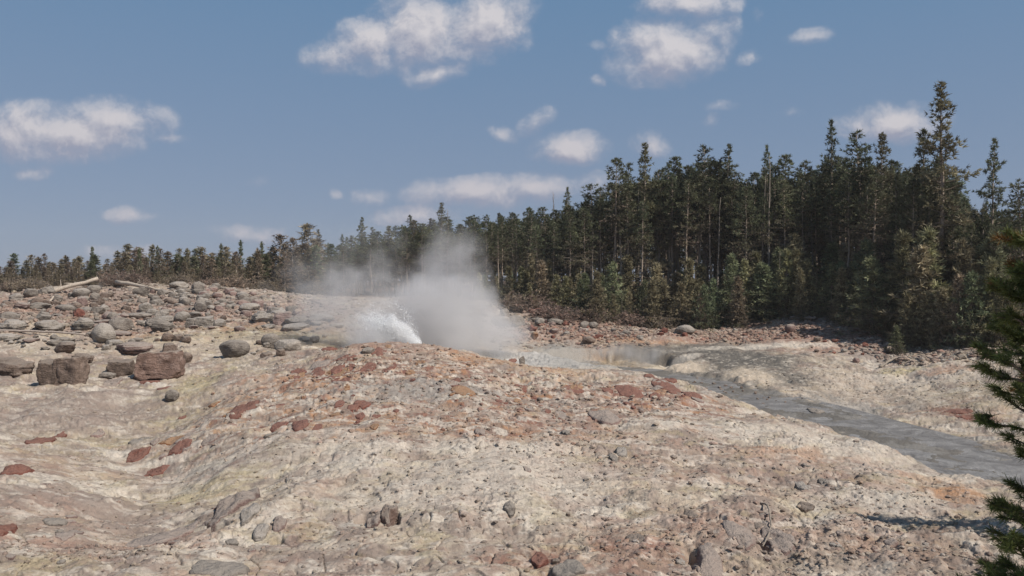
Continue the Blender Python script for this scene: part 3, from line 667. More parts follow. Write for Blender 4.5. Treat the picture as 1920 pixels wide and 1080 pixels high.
# the tall wall: ranks of pines, each rank further in
nfill = 0
for rank, (back, step) in enumerate([(3, 28), (6.5, 25), (10.5, 25), (16, 27), (24, 50)]):
    px = 880 + rp.uniform(0, 15)
    while px < 2080:
        b_ = back + rp.uniform(-1.5, 1.5); yy = ry(px, b_ + float(np.interp(px, [880, 1050, 1500, 1700, 1900], [0, 2.5, 3.5, 3, 1])))
        jitter = abs(rp.gauss(0, 16)) + (26 if rank == 0 else 4)
        if rank >= 4: jitter += 22 + 12 * (rank - 4)
        k = rp.choice(['tall0', 'tall1', 'tall2', 'tall3', 'tall4', 'tall5', 'tall0', 'tall3'] if rank < 3 else ['spire0', 'tall2', 'tall5', 'spire1', 'tall0'])
        if px > 1650 and rank < 2: k = rp.choice(['spire0', 'spire2', 'tall2', 'tall0'])
        seg = 'between the steam and the tall forest' if px < 1130 else ('in the tall central forest wall' if px < 1530 else 'in the darkest right part of the forest')
        front = ['standing at the front', 'standing second row', 'standing midway back', 'deep in the shade', 'far back', 'far back', 'far back'][rank]
        plant(k, px, top_at(px) + jitter, yy, label='tall thin-trunked pine %s %s' % (front, seg), widen=rp.uniform(.85, 1.2), group='pines of the forest')
        nfill += 1; px += step * rp.uniform(.7, 1.35)
# middle group behind the steam
for rank, (back, step) in enumerate([(4, 24), (10, 20), (17, 24)]):
    px = 545
    while px < 890:
        k = rp.choice(['tall2', 'spire0', 'spire1', 'spire2', 'tall5'])
        plant(k, px, top_at(px) + abs(rp.gauss(0, 9)) + (12 if rank == 0 else -2), ry(px, back + rp.uniform(-1, 1)), label=['grey-green pine at the front of the stand behind the steam', 'green pine inside the stand behind the steam', 'dark pine at the back of the stand behind the steam'][rank], widen=rp.uniform(1.2, 1.7), group='pines of the forest')
        px += step * rp.uniform(.7, 1.3)
# low scrubby pines along the left skyline
for rank, (back, step) in enumerate([(.8, 13), (3.5, 12), (7, 11), (11, 12)]):
    px = -60
    while px < 600:
        k = rp.choice(['scrub0', 'scrub1', 'scrub2', 'scrub3', 'scrub4', 'scrub2'] if rank else ['scrub0', 'scrub1', 'scrub3', 'scrub0'])
        plant(k, px, top_at(px) + rp.gauss(9, 14) + (24, 10, 0, -7)[rank], ry(px, back + rp.uniform(-1, 1)), label=['stunted brownish pine at the edge of the boulder ridge', 'scrubby olive pine in the second row above the boulder ridge', 'scrubby pine in the third row above the boulder ridge', 'scrubby pine breaking the left skyline above the boulders'][rank], widen=rp.uniform(1.2, 2.3), group='stunted pines above the boulder ridge')
        px += step * rp.uniform(.6, 1.4)
for px, pt, lab in [(896 - 600, 462, 'taller dark green pine on the left skyline near the second log'), (415, 458, 'thin dark pine on the left skyline, tallest of a loose pair'), (452, 452, 'slim pointed pine left of the drifting steam'), (492, 455, 'dark pine with a bent tip left of the drifting steam'), (172, 464, 'dark-tipped pine above the end of the long pale log'), (262, 466, 'pale dead-looking pine rising between the two logs')]:
    plant('scrub4', px, pt, ry(px, 6), label=lab, widen=.75, group='stunted pines above the boulder ridge')
# the wood goes on behind: one mass of far pines, nobody could count them
fb_ = Buf(); rg_ = np.random.default_rng(31)
for back in (30, 38, 47, 58):
    for px in np.arange(560, 2150, 17.0):
        px_ = px + rg_.uniform(-8, 8); yy = ry(px_, back + rg_.uniform(-3, 3)); xx = (px_ - 960) / F * yy; z_ = ground(xx, yy)
        tp = H - (top_at(px_) + 26 + rg_.uniform(0, 22) - 520) / F * yy; Hh = max(4, tp - z_)
        fb_.tube([(xx, yy, z_ - .3), (xx + rg_.normal(0, .15), yy, z_ + Hh)], [.13, .02], BARK, 4)
        k_ = 150; f_ = rg_.random(k_) ** .8; an_ = rg_.uniform(0, 6.28, k_); r_ = (1 - f_) ** .7 * 2.0 * rg_.uniform(.2, 1, k_) + .05
        cen_ = np.c_[xx + np.cos(an_) * r_, yy + np.sin(an_) * r_, z_ + Hh * (.22 + .78 * f_)]; dr_ = np.c_[np.cos(an_), np.sin(an_), .3 + 0 * an_]
        fb_.blades(cen_, dr_, 4, .6, .16, .7, GREEN * rg_.uniform(.7, 1.2, (k_, 1)), rg_)
tag(link('far_pines', fb_.mesh('far_pines', M_needle)), 'dark mass of pines deeper in the wood behind the visible trunks', 'wood', kind='stuff')
# young conifers in front of the wall
for rank, (back, step) in enumerate([(-.5, 30), (1.2, 28), (3.2, 28), (5.6, 28), (8.2, 30)]):
    px = 900 + rank * 9
    while px < 1900:
        if rank == 0 and (1000 < px < 1070 or 1385 < px < 1500):
            px += 20; continue
        y0 = ry(px, back + rp.uniform(-.8, .8)); big = np.interp(px, [900, 1100, 1350, 1550, 1700, 1900], [3.8, 5.0, 5.6, 6.2, 6.8, 7.2])
        h = big * rp.uniform(.42, 1.2) * (0.8, 1.0, .95, .85, .75)[rank]
        seg = 'above the pink rubble right of the steam' if px < 1230 else ('behind the smooth grey boulder' if px < 1420 else ('on the reddish bank' if px < 1640 else 'in the shade at right'))
        plant(rp.choice(['young0', 'young1', 'young2', 'young3', 'young0']), px, None, y0, hgt=h, label='bushy young conifer %s %s' % (['in the front row', 'in the second row', 'in the third row', 'in the fourth row', 'in the back row'][rank], seg), widen=rp.uniform(.85, 1.35), group='young conifers along the forest edge')
        px += step * rp.uniform(.6, 1.4)
for px, h, bk, lab in [(1682, 2.0, -4.5, 'small dark conifer alone on the slope below the others'), (1560, 4.6, 0, 'broad bushy conifer at the right end of the reddish bank'), (1320, 3.9, -1.0, 'dark rounded conifer standing over the smooth grey boulder'), (1385, 4.2, -.5, 'brown-tinged conifer left of the pale cracked snag')]:
    plant('young%d' % (2 if px != 1385 else 3), px, None, ry(px, bk), hgt=h, label=lab, widen=1.15, group='young conifers along the forest edge')
# dead trunks
for kind, px, pt, back, lab in [('snag0', 1442, 292, 3.5, 'tallest pale bare trunk, running from the ground to above the trees'), ('snag1', 1428, 330, 4.5, 'thin bare trunk just left of the tallest pale one'), ('snag2', 1462, 470, .6, 'short cracked pale snag with peeling wood at the forest foot'),
    ('snag0', 1196, 345, 5, 'pale dead trunk below the layered pine'), ('snag2', 1624, 350, 4, 'bare trunk with long crooked limbs left of the tallest pine'), ('snag1', 1344, 370, 3.5, 'straight grey trunk without a crown in the central forest'), ('snag0', 1844, 372, 4, 'bare thin trunk beside the pointed pine near the right edge'),
    ('snag1', 1754, 300, 3.5, 'slender bare trunk in front of the tallest pine'), ('snag0', 893, 430, 4, 'sunlit pale trunk at the right edge of the steam'), ('snag1', 1165, 330, 4, 'leaning pale trunk at the left shoulder of the tall forest'), ('snag3', 984, 478, 2, 'short leaning white snag right of the steam'),
    ('snag2', 840, 392, 12, 'bare twiggy treetop above the middle of the steam'), ('snag2', 1038, 360, 9, 'bare twiggy spike on the skyline in the middle'), ('snag0', 1112, 430, 4, 'pale dead trunk left of the tall forest shoulder'), ('snag1', 1525, 400, 3.5, 'tall straight trunk lit against the dark right of the pale snag'), ('snag1', 1310, 345, 5, 'thin leaning trunk near the central skyline')]:
    plant(kind, px, pt, ry(px, back + 2.0), label=lab, cat='dead tree', group='bare dead trunks', widen=.8)
for px, top, bk, lab in [(1228, 560, -.2, 'small white dead sapling in the low scrub'), (1166, 545, -.2, 'thin white sapling trunk in the scrub above the pink rubble'), (258, 490, .5, 'pale bare sapling behind the second log'), (88, 505, .5, 'pale bare sapling left of the long log'), (460, 500, .2, 'forked pale sapling above the boulders'), (424, 498, .2, 'straight pale sapling above the boulders'), (580, 515, .2, 'leaning pale sapling in the thin steam')]:
    plant('snag3' if px in (580,) else 'snag1', px, top, ry(px, bk), label=lab, cat='dead sapling', group='pale dead saplings', widen=.8)
# dry bushes
for px, bk, h, lab in [(222, -3.0, 1.6, 'wide brown dry bush between the logs and the boulders'), (245, -3.2, 1.5, 'right half of the brown dry thicket below the second log'), (48, -2, 1.5, 'brown dry bush left of the long pale log'), (30, -1, 1.4, 'brown dry bush at the far left edge'), (335, -1, 1.3, 'dry bush behind the topmost boulder'), (440, -1.0, 1.5, 'reddish dry bush above the boulder field'), (500, -1.0, 1.4, 'reddish dry bush at the edge of the thin steam'), (400, -.6, 1.2, 'low dry bush at the foot of the stunted pines'),
    (985, -1.5, 1.7, 'dry bush at the right edge of the steam'), (1030, -4, 1.6, 'sparse dry bush on the pink rubble'), (1100, -1.5, 1.5, 'dry bush at the foot of the scrub'), (1180, -1.0, 1.3, 'olive-brown bush beside the white sapling'), (1240, -.8, 1.3, 'brown bush left of the smooth grey boulder'), (965, -3, 1.6, 'dry bush above the pale rocks by the steam')]:
    plant('bush%d' % rp.randrange(3), px, None, ry(px, bk), hgt=h, label=lab, cat='bush', group='dry bushes', widen=1.5)

# ------------------------------------------------------------------ rocks
def rock_mat(name, c1, c2, c3, dust):
    m, t, b = mat(name, .9, .2)
    tc = t.add('ShaderNodeTexCoord'); oi = t.add('ShaderNodeObjectInfo'); geo = t.add('ShaderNodeNewGeometry')
    p = t.vmath('ADD', geo.outputs['Position'], t.vmath('SCALE', oi.outputs['Location'], scale=1.7))
    n1 = t.noise(p, 2.4, 7, .62); n2 = t.noise(p, 17, 6, .7); 
    c = t.ramp(n1, [(.32, c1), (.5, c2), (.68, c3)])
    c = t.mix(1, c, t.ramp(n2, [(.3, .62), (.5, 1), (.7, 1.3)]), 'MULTIPLY')
    c = t.mix(1, c, t.ramp(oi.outputs['Random'], [(0, .74), (1, 1.2)]), 'MULTIPLY')
    s = t.add('ShaderNodeSeparateXYZ'); t.l.new(geo.outputs['Normal'], s.inputs[0])
    k = t.math('MULTIPLY', t.smooth(t.math('ADD', s.outputs[2], t.math('MULTIPLY', n2, .7)), .75, 1.3), .8)
    c = t.mix(k, c, dust); t.l.new(c, b.inputs['Base Color'])
    mp = t.add('ShaderNodeMapping'); mp.inputs[3].default_value = (1, 1, 3.2); t.l.new(p, mp.inputs[0])
    n3 = t.noise(mp.outputs[0], 4, 5, .6)
    bump(t, b, t.math('ADD', t.math('ADD', n1, n3), t.math('MULTIPLY', n2, .4)), .9, .14); return m
RM = {'umber': rock_mat('umber_rock', (.12, .078, .062), (.19, .125, .10), (.26, .185, .155), (.31, .26, .22)),
      'grey': rock_mat('grey_rock', (.12, .10, .085), (.20, .172, .148), (.26, .228, .196), (.30, .265, .23)),
      'pale': rock_mat('pale_rock', (.20, .172, .145), (.29, .255, .22), (.36, .32, .28), (.38, .34, .30)),
      'brown': rock_mat('brown_rock', (.10, .073, .058), (.17, .125, .10), (.23, .175, .145), (.26, .215, .18)),
      'red': rock_mat('red_rock', (.12, .048, .037), (.175, .068, .05), (.23, .105, .08), (.24, .13, .10)),
      'rust': rock_mat('rust_rock', (.20, .085, .045), (.29, .14, .07), (.34, .22, .14), (.34, .22, .14)),
      'mauve': rock_mat('mauve_rock', (.16, .105, .092), (.24, .165, .145), (.29, .215, .19), (.34, .29, .25))}
def rock_shape(seed, style):
    """about one metre across, resting at z = 0"""
    rng = random.Random(seed); bm = bmesh.new(); bmesh.ops.create_icosphere(bm, subdivisions=5 if style == 'block' else 4, radius=1)
    off = Vector((rng.uniform(-50, 50), rng.uniform(-50, 50), rng.uniform(-50, 50)))
    planes = []
    npl = {'round': 5, 'block': 9, 'slab': 8, 'jag': 14}[style]
    if style == 'block':
        for n in ((1, 0, 0), (-1, 0, 0), (0, 1, 0), (0, -1, 0), (0, 0, 1), (0, 0, -1)):
            planes.append((Vector([c + (rng.uniform(.08, .24) if i_ == 2 and not n[2] else rng.uniform(-.14, .14)) for i_, c in enumerate(n)]).normalized(), rng.uniform(.56, .66)))
        npl = 8
    for _ in range(npl):
        n = Vector((rng.gauss(0, 1), rng.gauss(0, 1), rng.gauss(0, 1))).normalized(); planes.append((n, (rng.uniform(.74, .9) if style == 'block' else rng.uniform(.66, .92)) if style != 'jag' else rng.uniform(.5, .85)))
    for v in bm.verts:
        p = v.co.copy()
        if style == 'round': p *= 1 + .18 * mnoise.noise(p * 1.1 + off)
        if style == 'block': p = Vector([math.copysign(abs(c) ** .72, c) for c in p]) * .84 * (1 + .1 * mnoise.noise(p * 1.3 + off))
        for n, d in planes:
            k = p.dot(n) - d
            if k > 0: p -= n * k * (.93 if style != 'round' else .8)
        if style == 'slab':
            z = p.z; p.z = z * .8 + .05 * math.sin(z * 16 + 3 * mnoise.noise(p * 1.5 + off)); q = 1 + .06 * math.sin(z * 22 + off.x); p.x *= q; p.y *= q
        f = mnoise.fractal(p * 2.3 + off, 1.0, 2.1, 5)
        rdg = 1 - abs(mnoise.fractal(p * 1.9 - off, 1.0, 2.0, 3))
        p += p.normalized() * ((.12 if style == 'block' else .085 if style != 'round' else .055) * f - .10 * max(0, rdg - .90) * 5 * (.35 if style == 'round' else .8))
        v.co = p
    z0 = min(v.co.z for v in bm.verts); xs = [v.co.x for v in bm.verts]; ys = [v.co.y for v in bm.verts]; zs = [v.co.z for v in bm.verts]
    sx, sy, sz = max(xs) - min(xs), max(ys) - min(ys), max(zs) - min(zs)
    for v in bm.verts: v.co = Vector(((v.co.x - (max(xs) + min(xs)) / 2) / sx, (v.co.y - (max(ys) + min(ys)) / 2) / sy, (v.co.z - z0) / sz))
    return bm
RS = {}
for st in ('round', 'block', 'slab', 'jag'):
    for k in range(5):
        bm = rock_shape(hash((len(st) * 7 + ord(st[0]), k)) % 99991, st)
        for cn in RM:
            me = bpy.data.meshes.new('rock'); bm.to_mesh(me); me.materials.append(RM[cn]); me.polygons.foreach_set('use_smooth', [True] * len(me.polygons)); RS[(st, cn, k)] = me
        bm.free()
# share vertex data between colours is not needed: only the ones used are kept below
def rock(px, pb, w, h, style='round', cn='grey', label=None, group=None, name='boulder', cat='boulder', k=None, rot=None, sink=.22, tilt=0.0, depth=.8, up=0.0, rng=random.Random(9)):
    """px: middle, pb: foot, w and h: size, all in photo pixels"""
    p = G(px, pb); s = p[1] / F; k = rng.randrange(5) if k is None else k
    o = bpy.data.objects.new(name, RS[(style, cn, k)]); COL.objects.link(o)
    W_, H_ = w * s, h * s
    D_ = W_ * depth
    y = p[1] + D_ * .42; x_ = p[0] * y / p[1]
    z = min(ground(x_, y), ground(x_, p[1]) + .1 * H_)
    o.scale = (W_, D_, H_ * (1 + sink)); o.location = (x_, y, z - H_ * sink + up * s)
    o.rotation_euler = (rng.gauss(0, .04), tilt, (rng.uniform(-.2, .2) + rng.choice([0, math.pi])) if rot is None else rot)
    tag(o, label, cat, group); return o
def bedded(px, pb, w, h, cn, label, group, dome=.10, name='rock', seed=None, spin=0.0):
    """a rock bedded in the crust: its worn top stands a little proud of the ground"""
    rng = np.random.default_rng(int(px * 7 + pb * 13)); p0 = G(px, pb); p1 = G(px, pb - h); s_ = p0[1] / F
    a_ = w * s_ / 2; dy = p1[1] - p0[1]; b_ = min(max(dy / 2, a_ * .35), a_ * 2.2); cx, cy = p0[0] * (p0[1] + b_) / p0[1], p0[1] + b_
    NT_, NR_ = 36, 9; th = np.arange(NT_) * 2 * np.pi / NT_
    corners = np.sort(rng.uniform(0, 2 * np.pi, 6)); rad = np.ones(NT_)
    for c_ in corners: d_ = np.cos(th - c_); rad = np.minimum(rad, np.where(d_ > .15, rng.uniform(.72, .98) / np.maximum(d_, .15), 9))
    rad = rad * (1 + .10 * perlin(np.cos(th) * 2.2 + px, np.sin(th) * 2.2 + pb, 3) + .06 * perlin(np.cos(th) * 6 + px, np.sin(th) * 6, 4))
    q = np.r_[np.linspace(.12, .93, NR_ - 3), 1.0, 1.03, 1.06]; zz = dome * np.r_[np.sqrt(1 - (q[:NR_ - 3] * .93) ** 1.6) * .75 + .25, .22, -.3, -1.2]
    RX = q[:, None] * rad[None] * a_; lx = RX * np.cos(th); ly = q[:, None] * rad[None] * b_ * np.sin(th)
    cs_, sn_ = math.cos(spin), math.sin(spin); X_ = cx + lx * cs_ - ly * sn_ * .6; Y_ = cy + lx * sn_ * .6 + ly * cs_
    g_ = base_h(X_, Y_) + micro(X_, Y_, False)
    Z_ = g_ + zz[:, None] + dome * (.35 * fbm(X_ / (a_ * .8), Y_ / (a_ * .8), 4, 5) + .2 * np.floor(3 * perlin(X_ / a_ * 1.3, Y_ / a_ * 1.3 + px, 8)) * .5) * (q[:, None] < 1.0) + .012
    zc = float(g_[0].mean() + dome); org = np.array([cx, cy, float(g_[0].mean())])
    v = np.r_[np.stack([X_, Y_, Z_], -1).reshape(-1, 3), [[cx, cy, float(Z_[0].mean())]]] - org
    f = []
    for i_ in range(NR_ - 1):
        for k_ in range(NT_):
            A_ = i_ * NT_ + k_; B_ = i_ * NT_ + (k_ + 1) % NT_; f += [(A_, A_ + NT_, B_ + NT_), (A_, B_ + NT_, B_)]
    f += [(NR_ * NT_, k_, (k_ + 1) % NT_) for k_ in range(NT_)]
    me = mesh_np(name, v, np.array(f)); me.materials.append(RM[cn]); o = link(name, me); o.location = org; tag(o, label, 'rock', group); return o
HERO = [
 (30,708,92,40,'slab','brown','large dark brown boulder cut off by the left edge, overhanging its own shadow'),
 (93,724,42,48,'block','brown','brown block, left one of a joined pair beneath the flat slabs'),
 (135,724,60,54,'block','brown','brown block, right and larger one of a joined pair'),
 (98,690,52,22,'slab','brown','flat brown slab lying across the left of the joined pair of blocks'),
 (160,681,46,18,'slab','brown','thin dark lens-shaped slab just above the joined pair of blocks'),
 (123,669,42,22,'jag','brown','lumpy dark rock behind the thin lens-shaped slab'),
 (227,699,50,28,'block','brown','low brown block touching the left of the big red-faced block'),
 (301,712,92,50,'block','umber','biggest rectangular block with red front face and dusty grey top'),
 (346,681,28,22,'round','brown','round brown rock behind the right corner of the big red-faced block'),
 (318,664,36,20,'jag','brown','lumpy reddish brown rock behind the big red-faced block'),
 (204,706,32,12,'slab','grey','small flat grey rock in front of the low brown block'),
 (213,716,34,8,'slab','mauve','low pinkish rock embedded in front of the small flat one'),
 (323,753,27,21,'round','grey','single round grey boulder alone on the yellow slope'),
 (193,643,50,38,'round','pale','big rounded pale boulder at the end of the thin pole'),
 (92,621,62,20,'slab','pale','long pale smooth slab left of the big rounded pale boulder'),
 (24,622,54,23,'slab','pale','pale slab at the left edge above the thin pole'),
 (157,622,42,22,'slab','pale','pale slab between the long smooth one and the rounded boulder'),
 (228,622,42,24,'jag','grey','overhanging grey rock behind the big rounded pale boulder'),
 (18,601,38,19,'round','grey','dark-fronted boulder at the left edge on the rocky slope'),
 (308,622,42,22,'slab','grey','split layered boulder above the three small dark stones'),
 (341,606,30,20,'round','pale','pale hump beside the split layered boulder'),
 (314,641,22,16,'round','brown','left one of three small dark stones in a row'),
 (335,640,24,14,'round','brown','middle one of three small dark stones in a row'),
 (349,645,20,13,'round','brown','right one of three small dark stones in a row'),
 (251,663,76,22,'slab','mauve','broad low reddish slab left of the lumpy reddish rock'),
 (440,669,58,30,'round','grey','rounded grey boulder alone between the valley and the steam'),
 (507,652,36,28,'round','grey','left half of a cracked grey boulder pair near the mound'),
 (540,658,52,24,'round','pale','right half of a cracked grey boulder pair near the mound'),
 (500,669,24,14,'round','brown','small brown stone at the foot of the cracked boulder pair'),
 (526,668,18,14,'round','brown','small round stone against the right cracked boulder'),
 (450,620,22,12,'round','mauve','small purplish stone alone on the yellow ledge'),
 (364,615,28,19,'block','grey','grey block left of two on the ledge edge'),
 (386,615,36,20,'block','pale','pale block right of two on the ledge edge'),
 (412,616,22,16,'jag','pale','small pale jagged rock at the end of the ledge edge'),
 (492,607,44,22,'slab','pale','wide pale slab with dark underside on the upper ledge'),
 (530,607,36,24,'block','mauve','reddish block right of the wide pale slab on the upper ledge'),
 (565,606,36,16,'slab','mauve','flat reddish slab fading into the thin steam'),
 (590,646,18,14,'jag','grey','small upright grey rock left of the geyser spray'),
 (572,637,26,10,'slab','grey','thin dark-shadowed rock left of the geyser spray'),
 (618,655,34,10,'slab','red','low red rock at the left foot of the mound crest'),
 (690,668,24,12,'jag','grey','grey stone at the left shoulder of the mound crest'),
 (153,561,32,17,'round','pale','smooth pale boulder under the long log'),
 (176,550,26,15,'round','grey','grey boulder leaning behind the smooth pale one under the log'),
 (178,564,18,14,'round','grey','grey stone right of the smooth pale boulder under the log'),
 (336,542,38,13,'slab','pale','long pale boulder topping the ridge beside the second log'),
 (372,544,26,14,'round','grey','shaded grey boulder right of the ridge-top boulder'),
 (66,569,26,10,'round','grey','grey rock under the lower end of the long log'),
 (405,545,18,13,'round','grey','grey boulder on the ridge right of the shaded one'),
 (378,565,22,14,'round','grey','rounded boulder in the middle of the boulder field'),
 (376,585,24,17,'round','grey','bigger rounded boulder low in the boulder field'),
 (148,596,26,16,'jag','red','dark red jagged rock on the rocky left slope'),
 (75,582,42,14,'slab','grey','low layered rock on the upper left slope'),
 (45,583,30,12,'slab','mauve','reddish low rock on the upper left slope'),
 (1284,628,38,18,'round','pale','smooth rounded grey boulder below the young conifers right of centre'),
 (940,614,40,20,'round','pale','pale rock half veiled at the right of the steam'),
 (968,614,34,22,'jag','pale','pale angular rock beside the half veiled one'),
 (947,594,18,16,'jag','pale','small pale rock above the half veiled rocks'),
 (1006,580,34,10,'slab','mauve','flat reddish slab topping the bank above the steam'),
 (1010,594,28,14,'slab','red','dark red rock under the flat slab on the bank'),
 (1042,612,32,12,'slab','grey','slanting grey slab in the pink rubble'),
 (1096,614,18,14,'jag','grey','left dark-edged rock of a pair in the pink rubble'),
 (1112,615,20,13,'round','grey','right rounded rock of a pair in the pink rubble'),
 (1012,612,20,14,'round','pale','pale rounded stone among the rubble beside the steam'),
 (1104,645,26,14,'round','brown','brown-stained boulder at the rim of the hot pool'),
 (1002,636,16,14,'jag','rust','rust coloured rock beside the low edge of the steam'),
 (1482,628,22,16,'round','mauve','rounded reddish boulder on the reddish bank'),
 (1466,650,0,0,'skip','grey',''),
 (979,682,12,18,'jag','grey','small upright grey stone on the white sinter'),
 (1180,740,58,20,'slab','red','large smooth red slab left of the red knoll by the channel'),
 (1236,716,40,13,'jag','red','dark red rock at the back of the knoll by the channel'),
 (1252,736,58,22,'jag','red','broad red rock in the middle of the knoll by the channel'),
 (1294,748,38,22,'jag','red','red slab dipping towards the grey channel'),
 (1218,706,22,10,'jag','red','small red rock behind the knoll by the channel'),
 (1168,704,14,9,'jag','red','small dark red rock at the edge of the white sinter'),
 (1132,794,62,20,'slab','mauve','reddish grey slab in the middle of the orange crust'),
 (1075,740,44,12,'slab','red','low red slab in the crust left of the large smooth one'),
 (940,758,28,14,'round','red','dark red stone standing out on the mound'),
 (868,750,50,18,'slab','rust','rusty low rock on the upper mound'),
 (1012,748,12,9,'round','grey','small grey stone right of the dark red one'),
 (680,770,34,14,'jag','red','red rock fragment on the left half of the mound'),
 (566,808,40,26,'jag','red','largest red fragment on the left flank of the mound'),
 (525,804,34,13,'jag','red','flat red fragment touching the largest one'),
 (458,782,62,28,'jag','red','wide red patch of broken rock on the left flank'),
 (432,783,26,12,'jag','rust','rusty fragment at the left end of the wide red patch'),
 (520,763,30,10,'slab','red','thin red fragment above the largest one'),
 (402,762,26,9,'slab','rust','orange rust fragment nearest the valley on the left flank'),
 (596,808,18,11,'jag','red','small red fragment right of the largest one'),
 (676,785,18,7,'slab','red','tiny red fragment below the red rock fragment'),
 (490,806,18,9,'jag','red','small red fragment left of the flat one'),
 (636,772,20,9,'jag','red','small red fragment between the flank and the crest'),
 (342,784,14,7,'jag','red','tiny red chip at the edge of the valley'),
 (600,690,44,14,'slab','mauve','pinkish slab high on the left shoulder of the mound'),
 (560,698,26,10,'jag','red','red rock high on the left shoulder of the mound'),
 (640,720,34,9,'slab','mauve','flat mauve slab on the upper mound'),
 (282,718,38,6,'slab','red','thin red lens in the yellow ground below the big block'),
 (312,730,30,8,'slab','red','red lens right above the single round boulder'),
 (292,879,52,13,'slab','red','oval red slab in the middle of the left valley'),
 (258,856,46,16,'slab','red','dull red slab above the oval one'),
 (338,850,48,19,'slab','red','reddish brown slab on the right bank of the left valley'),
 (322,832,56,10,'slab','rust','long thin rusty streak of rock on the valley bank'),
 (78,836,50,18,'slab','red','dark red slab on the left bank of the valley'),
 (112,822,22,12,'slab','red','small dark red slab beside the left bank slab'),
 (446,968,86,50,'slab','mauve','big domed mauve slab with a dark gap beneath its left end'),
 (524,996,28,22,'jag','mauve','triangular mauve stone right of the big domed slab'),
 (490,1008,28,20,'jag','pale','pale stone below the triangular mauve one'),
 (470,985,40,26,'jag','pale','pale cracked stone just under the big domed slab'),
 (400,986,24,12,'jag','brown','dark nook stone at the left foot of the big domed slab'),
 (308,1026,104,36,'slab','mauve','wide flat pink-streaked slab low in the valley'),
 (728,982,38,40,'jag','umber','red crumbly rock standing in the hollow of the pale slope'),
 (700,984,30,24,'round','mauve','pinkish rounded stone left of the red crumbly rock'),
 (415,1092,120,34,'round','grey','large grey hump cut by the bottom edge'),
 (1325,1074,64,56,'jag','mauve','pinkish grey boulder near the bottom edge, left of three'),
 (1392,1036,70,48,'round','mauve','pinkish grey boulder near the bottom, middle of three'),
 (1462,1036,62,44,'round','mauve','pinkish grey boulder near the bottom right of the twig'),
 (1068,1088,70,28,'jag','grey','grey boulder at the bottom edge in the middle'),
 (1012,1060,34,40,'slab','red','upright dark red streaked stone near the bottom edge'),
 (1506,914,26,13,'round','pale','rounded pale stone among gravel at right'),
 (1544,908,18,9,'jag','grey','grey stone right of the rounded pale one'),
 (1408,926,18,10,'jag','grey','dark stone above the twig'),
 (1654,900,24,10,'round','pale','pale stone left of the white streak at right'),
 (1576,984,14,10,'jag','brown','small dark stone left of the tree shadow'),
 (1062,816,18,14,'round','grey','small grey stone on the orange crust'),
 (900,816,24,14,'jag','mauve','mauve stone at the brow of the pale slope'),
 (1164,862,26,18,'round','pale','rounded pale stone right of the pale slope'),
 (1150,872,20,12,'round','grey','grey stone touching the rounded pale one'),
 (988,888,16,9,'jag','mauve','mauve stone on the pale slope'),
 (1246,892,16,8,'jag','mauve','small mauve stone alone in the right gravel'),
 (1032,815,10,8,'round','grey','tiny grey stone at the brow right of the mauve one'),
 (955,966,22,20,'round','grey','grey knob in the middle of the pale slope'),
 (1350,747,12,6,'jag','brown','dark stone at the edge of the grey stream'),
 (1530,778,30,12,'jag','grey','low grey rock island beside the stream'),
 (1480,1010,0,0,'skip','grey',''),
 (2,1020,40,50,'jag','red','dark purple-red rock at the bottom left edge'),
 (34,900,46,26,'slab','red','reddish slab at the left edge above the gravel streak'),
 (170,820,0,0,'skip','grey',''),
 (1796,778,50,14,'slab','red','dark red layered rock on the far right slope'),
 (1806,790,34,10,'slab','red','lower dark red layer on the far right slope'),
 (1668,662,26,14,'jag','brown','dark rock at the foot of the small lone conifer'),
]
rr0 = random.Random(3)
for h_ in HERO:
    px, pb, w, h, st, cn, lab = h_
    if st == 'skip': continue
    th = (pb - 520) / F
    if pb > 840 or pb > 756 and lab.find('boulder') < 0 or (st in ('slab', 'jag') and cn in ('red', 'rust', 'mauve') and pb > 685 and h < 30):
        pr = .16 if cn in ('red', 'rust') and pb < 900 else .20 if pb > 1000 else .30
        bedded(px, pb, w, h, cn, lab, 'rocks of the thermal ground', dome=max(.035, h * pb and h * pr * G(px, pb)[1] / F), spin=rr0.uniform(-.25, .25))
    else: rock(px, pb, w, h * (.62 if pb > 840 else 1), st, cn, lab, 'rocks of the thermal ground', depth=1.1 if pb > 840 else .8, sink=.8 if pb > 800 else .22)
rr_ = random.Random(77)
def scatter_rocks(n, poly, smin, smax, styles, cols, label, group, name='boulder', cat='boulder'):
    k = 0; fl_ = .5 if smax > 40 else 1
    for _ in range(n * 30):
        if k >= n: break
        t_ = rr_.random(); i_ = rr_.randrange(len(poly)); px, py, sx, sy = poly[i_]
        x_ = rr_.gauss(px, sx); y_ = rr_.gauss(py, sy)
        if not (px - 2 * sx < x_ < px + 2 * sx and py - 1.6 * sy < y_ < py + 1.6 * sy): continue
        w = smin + (smax - smin) * rr_.random() ** 2
        rock(x_, y_, w, w * fl_ * rr_.uniform(.45, .75), rr_.choice(styles), rr_.choice(cols), label, group, name, cat, sink=.25); k += 1
scatter_rocks(140, [(400, 560, 55, 12), (440, 575, 70, 10), (360, 550, 40, 8), (340, 575, 50, 8)], 7, 22, ['round'], ['grey', 'grey', 'pale', 'mauve'], 'rounded grey stone in the boulder field below the left skyline', 'stones of the boulder field')
scatter_rocks(90, [(60, 565, 60, 12), (200, 580, 80, 14), (360, 590, 90, 8), (500, 580, 50, 10), (300, 560, 60, 10)], 9, 30, ['jag', 'slab', 'jag', 'round'], ['grey', 'mauve', 'brown', 'pale', 'grey'], 'angular stone jammed among the boulders across the upper left slope', 'angular stones of the upper left slope', 'stone', 'stone')
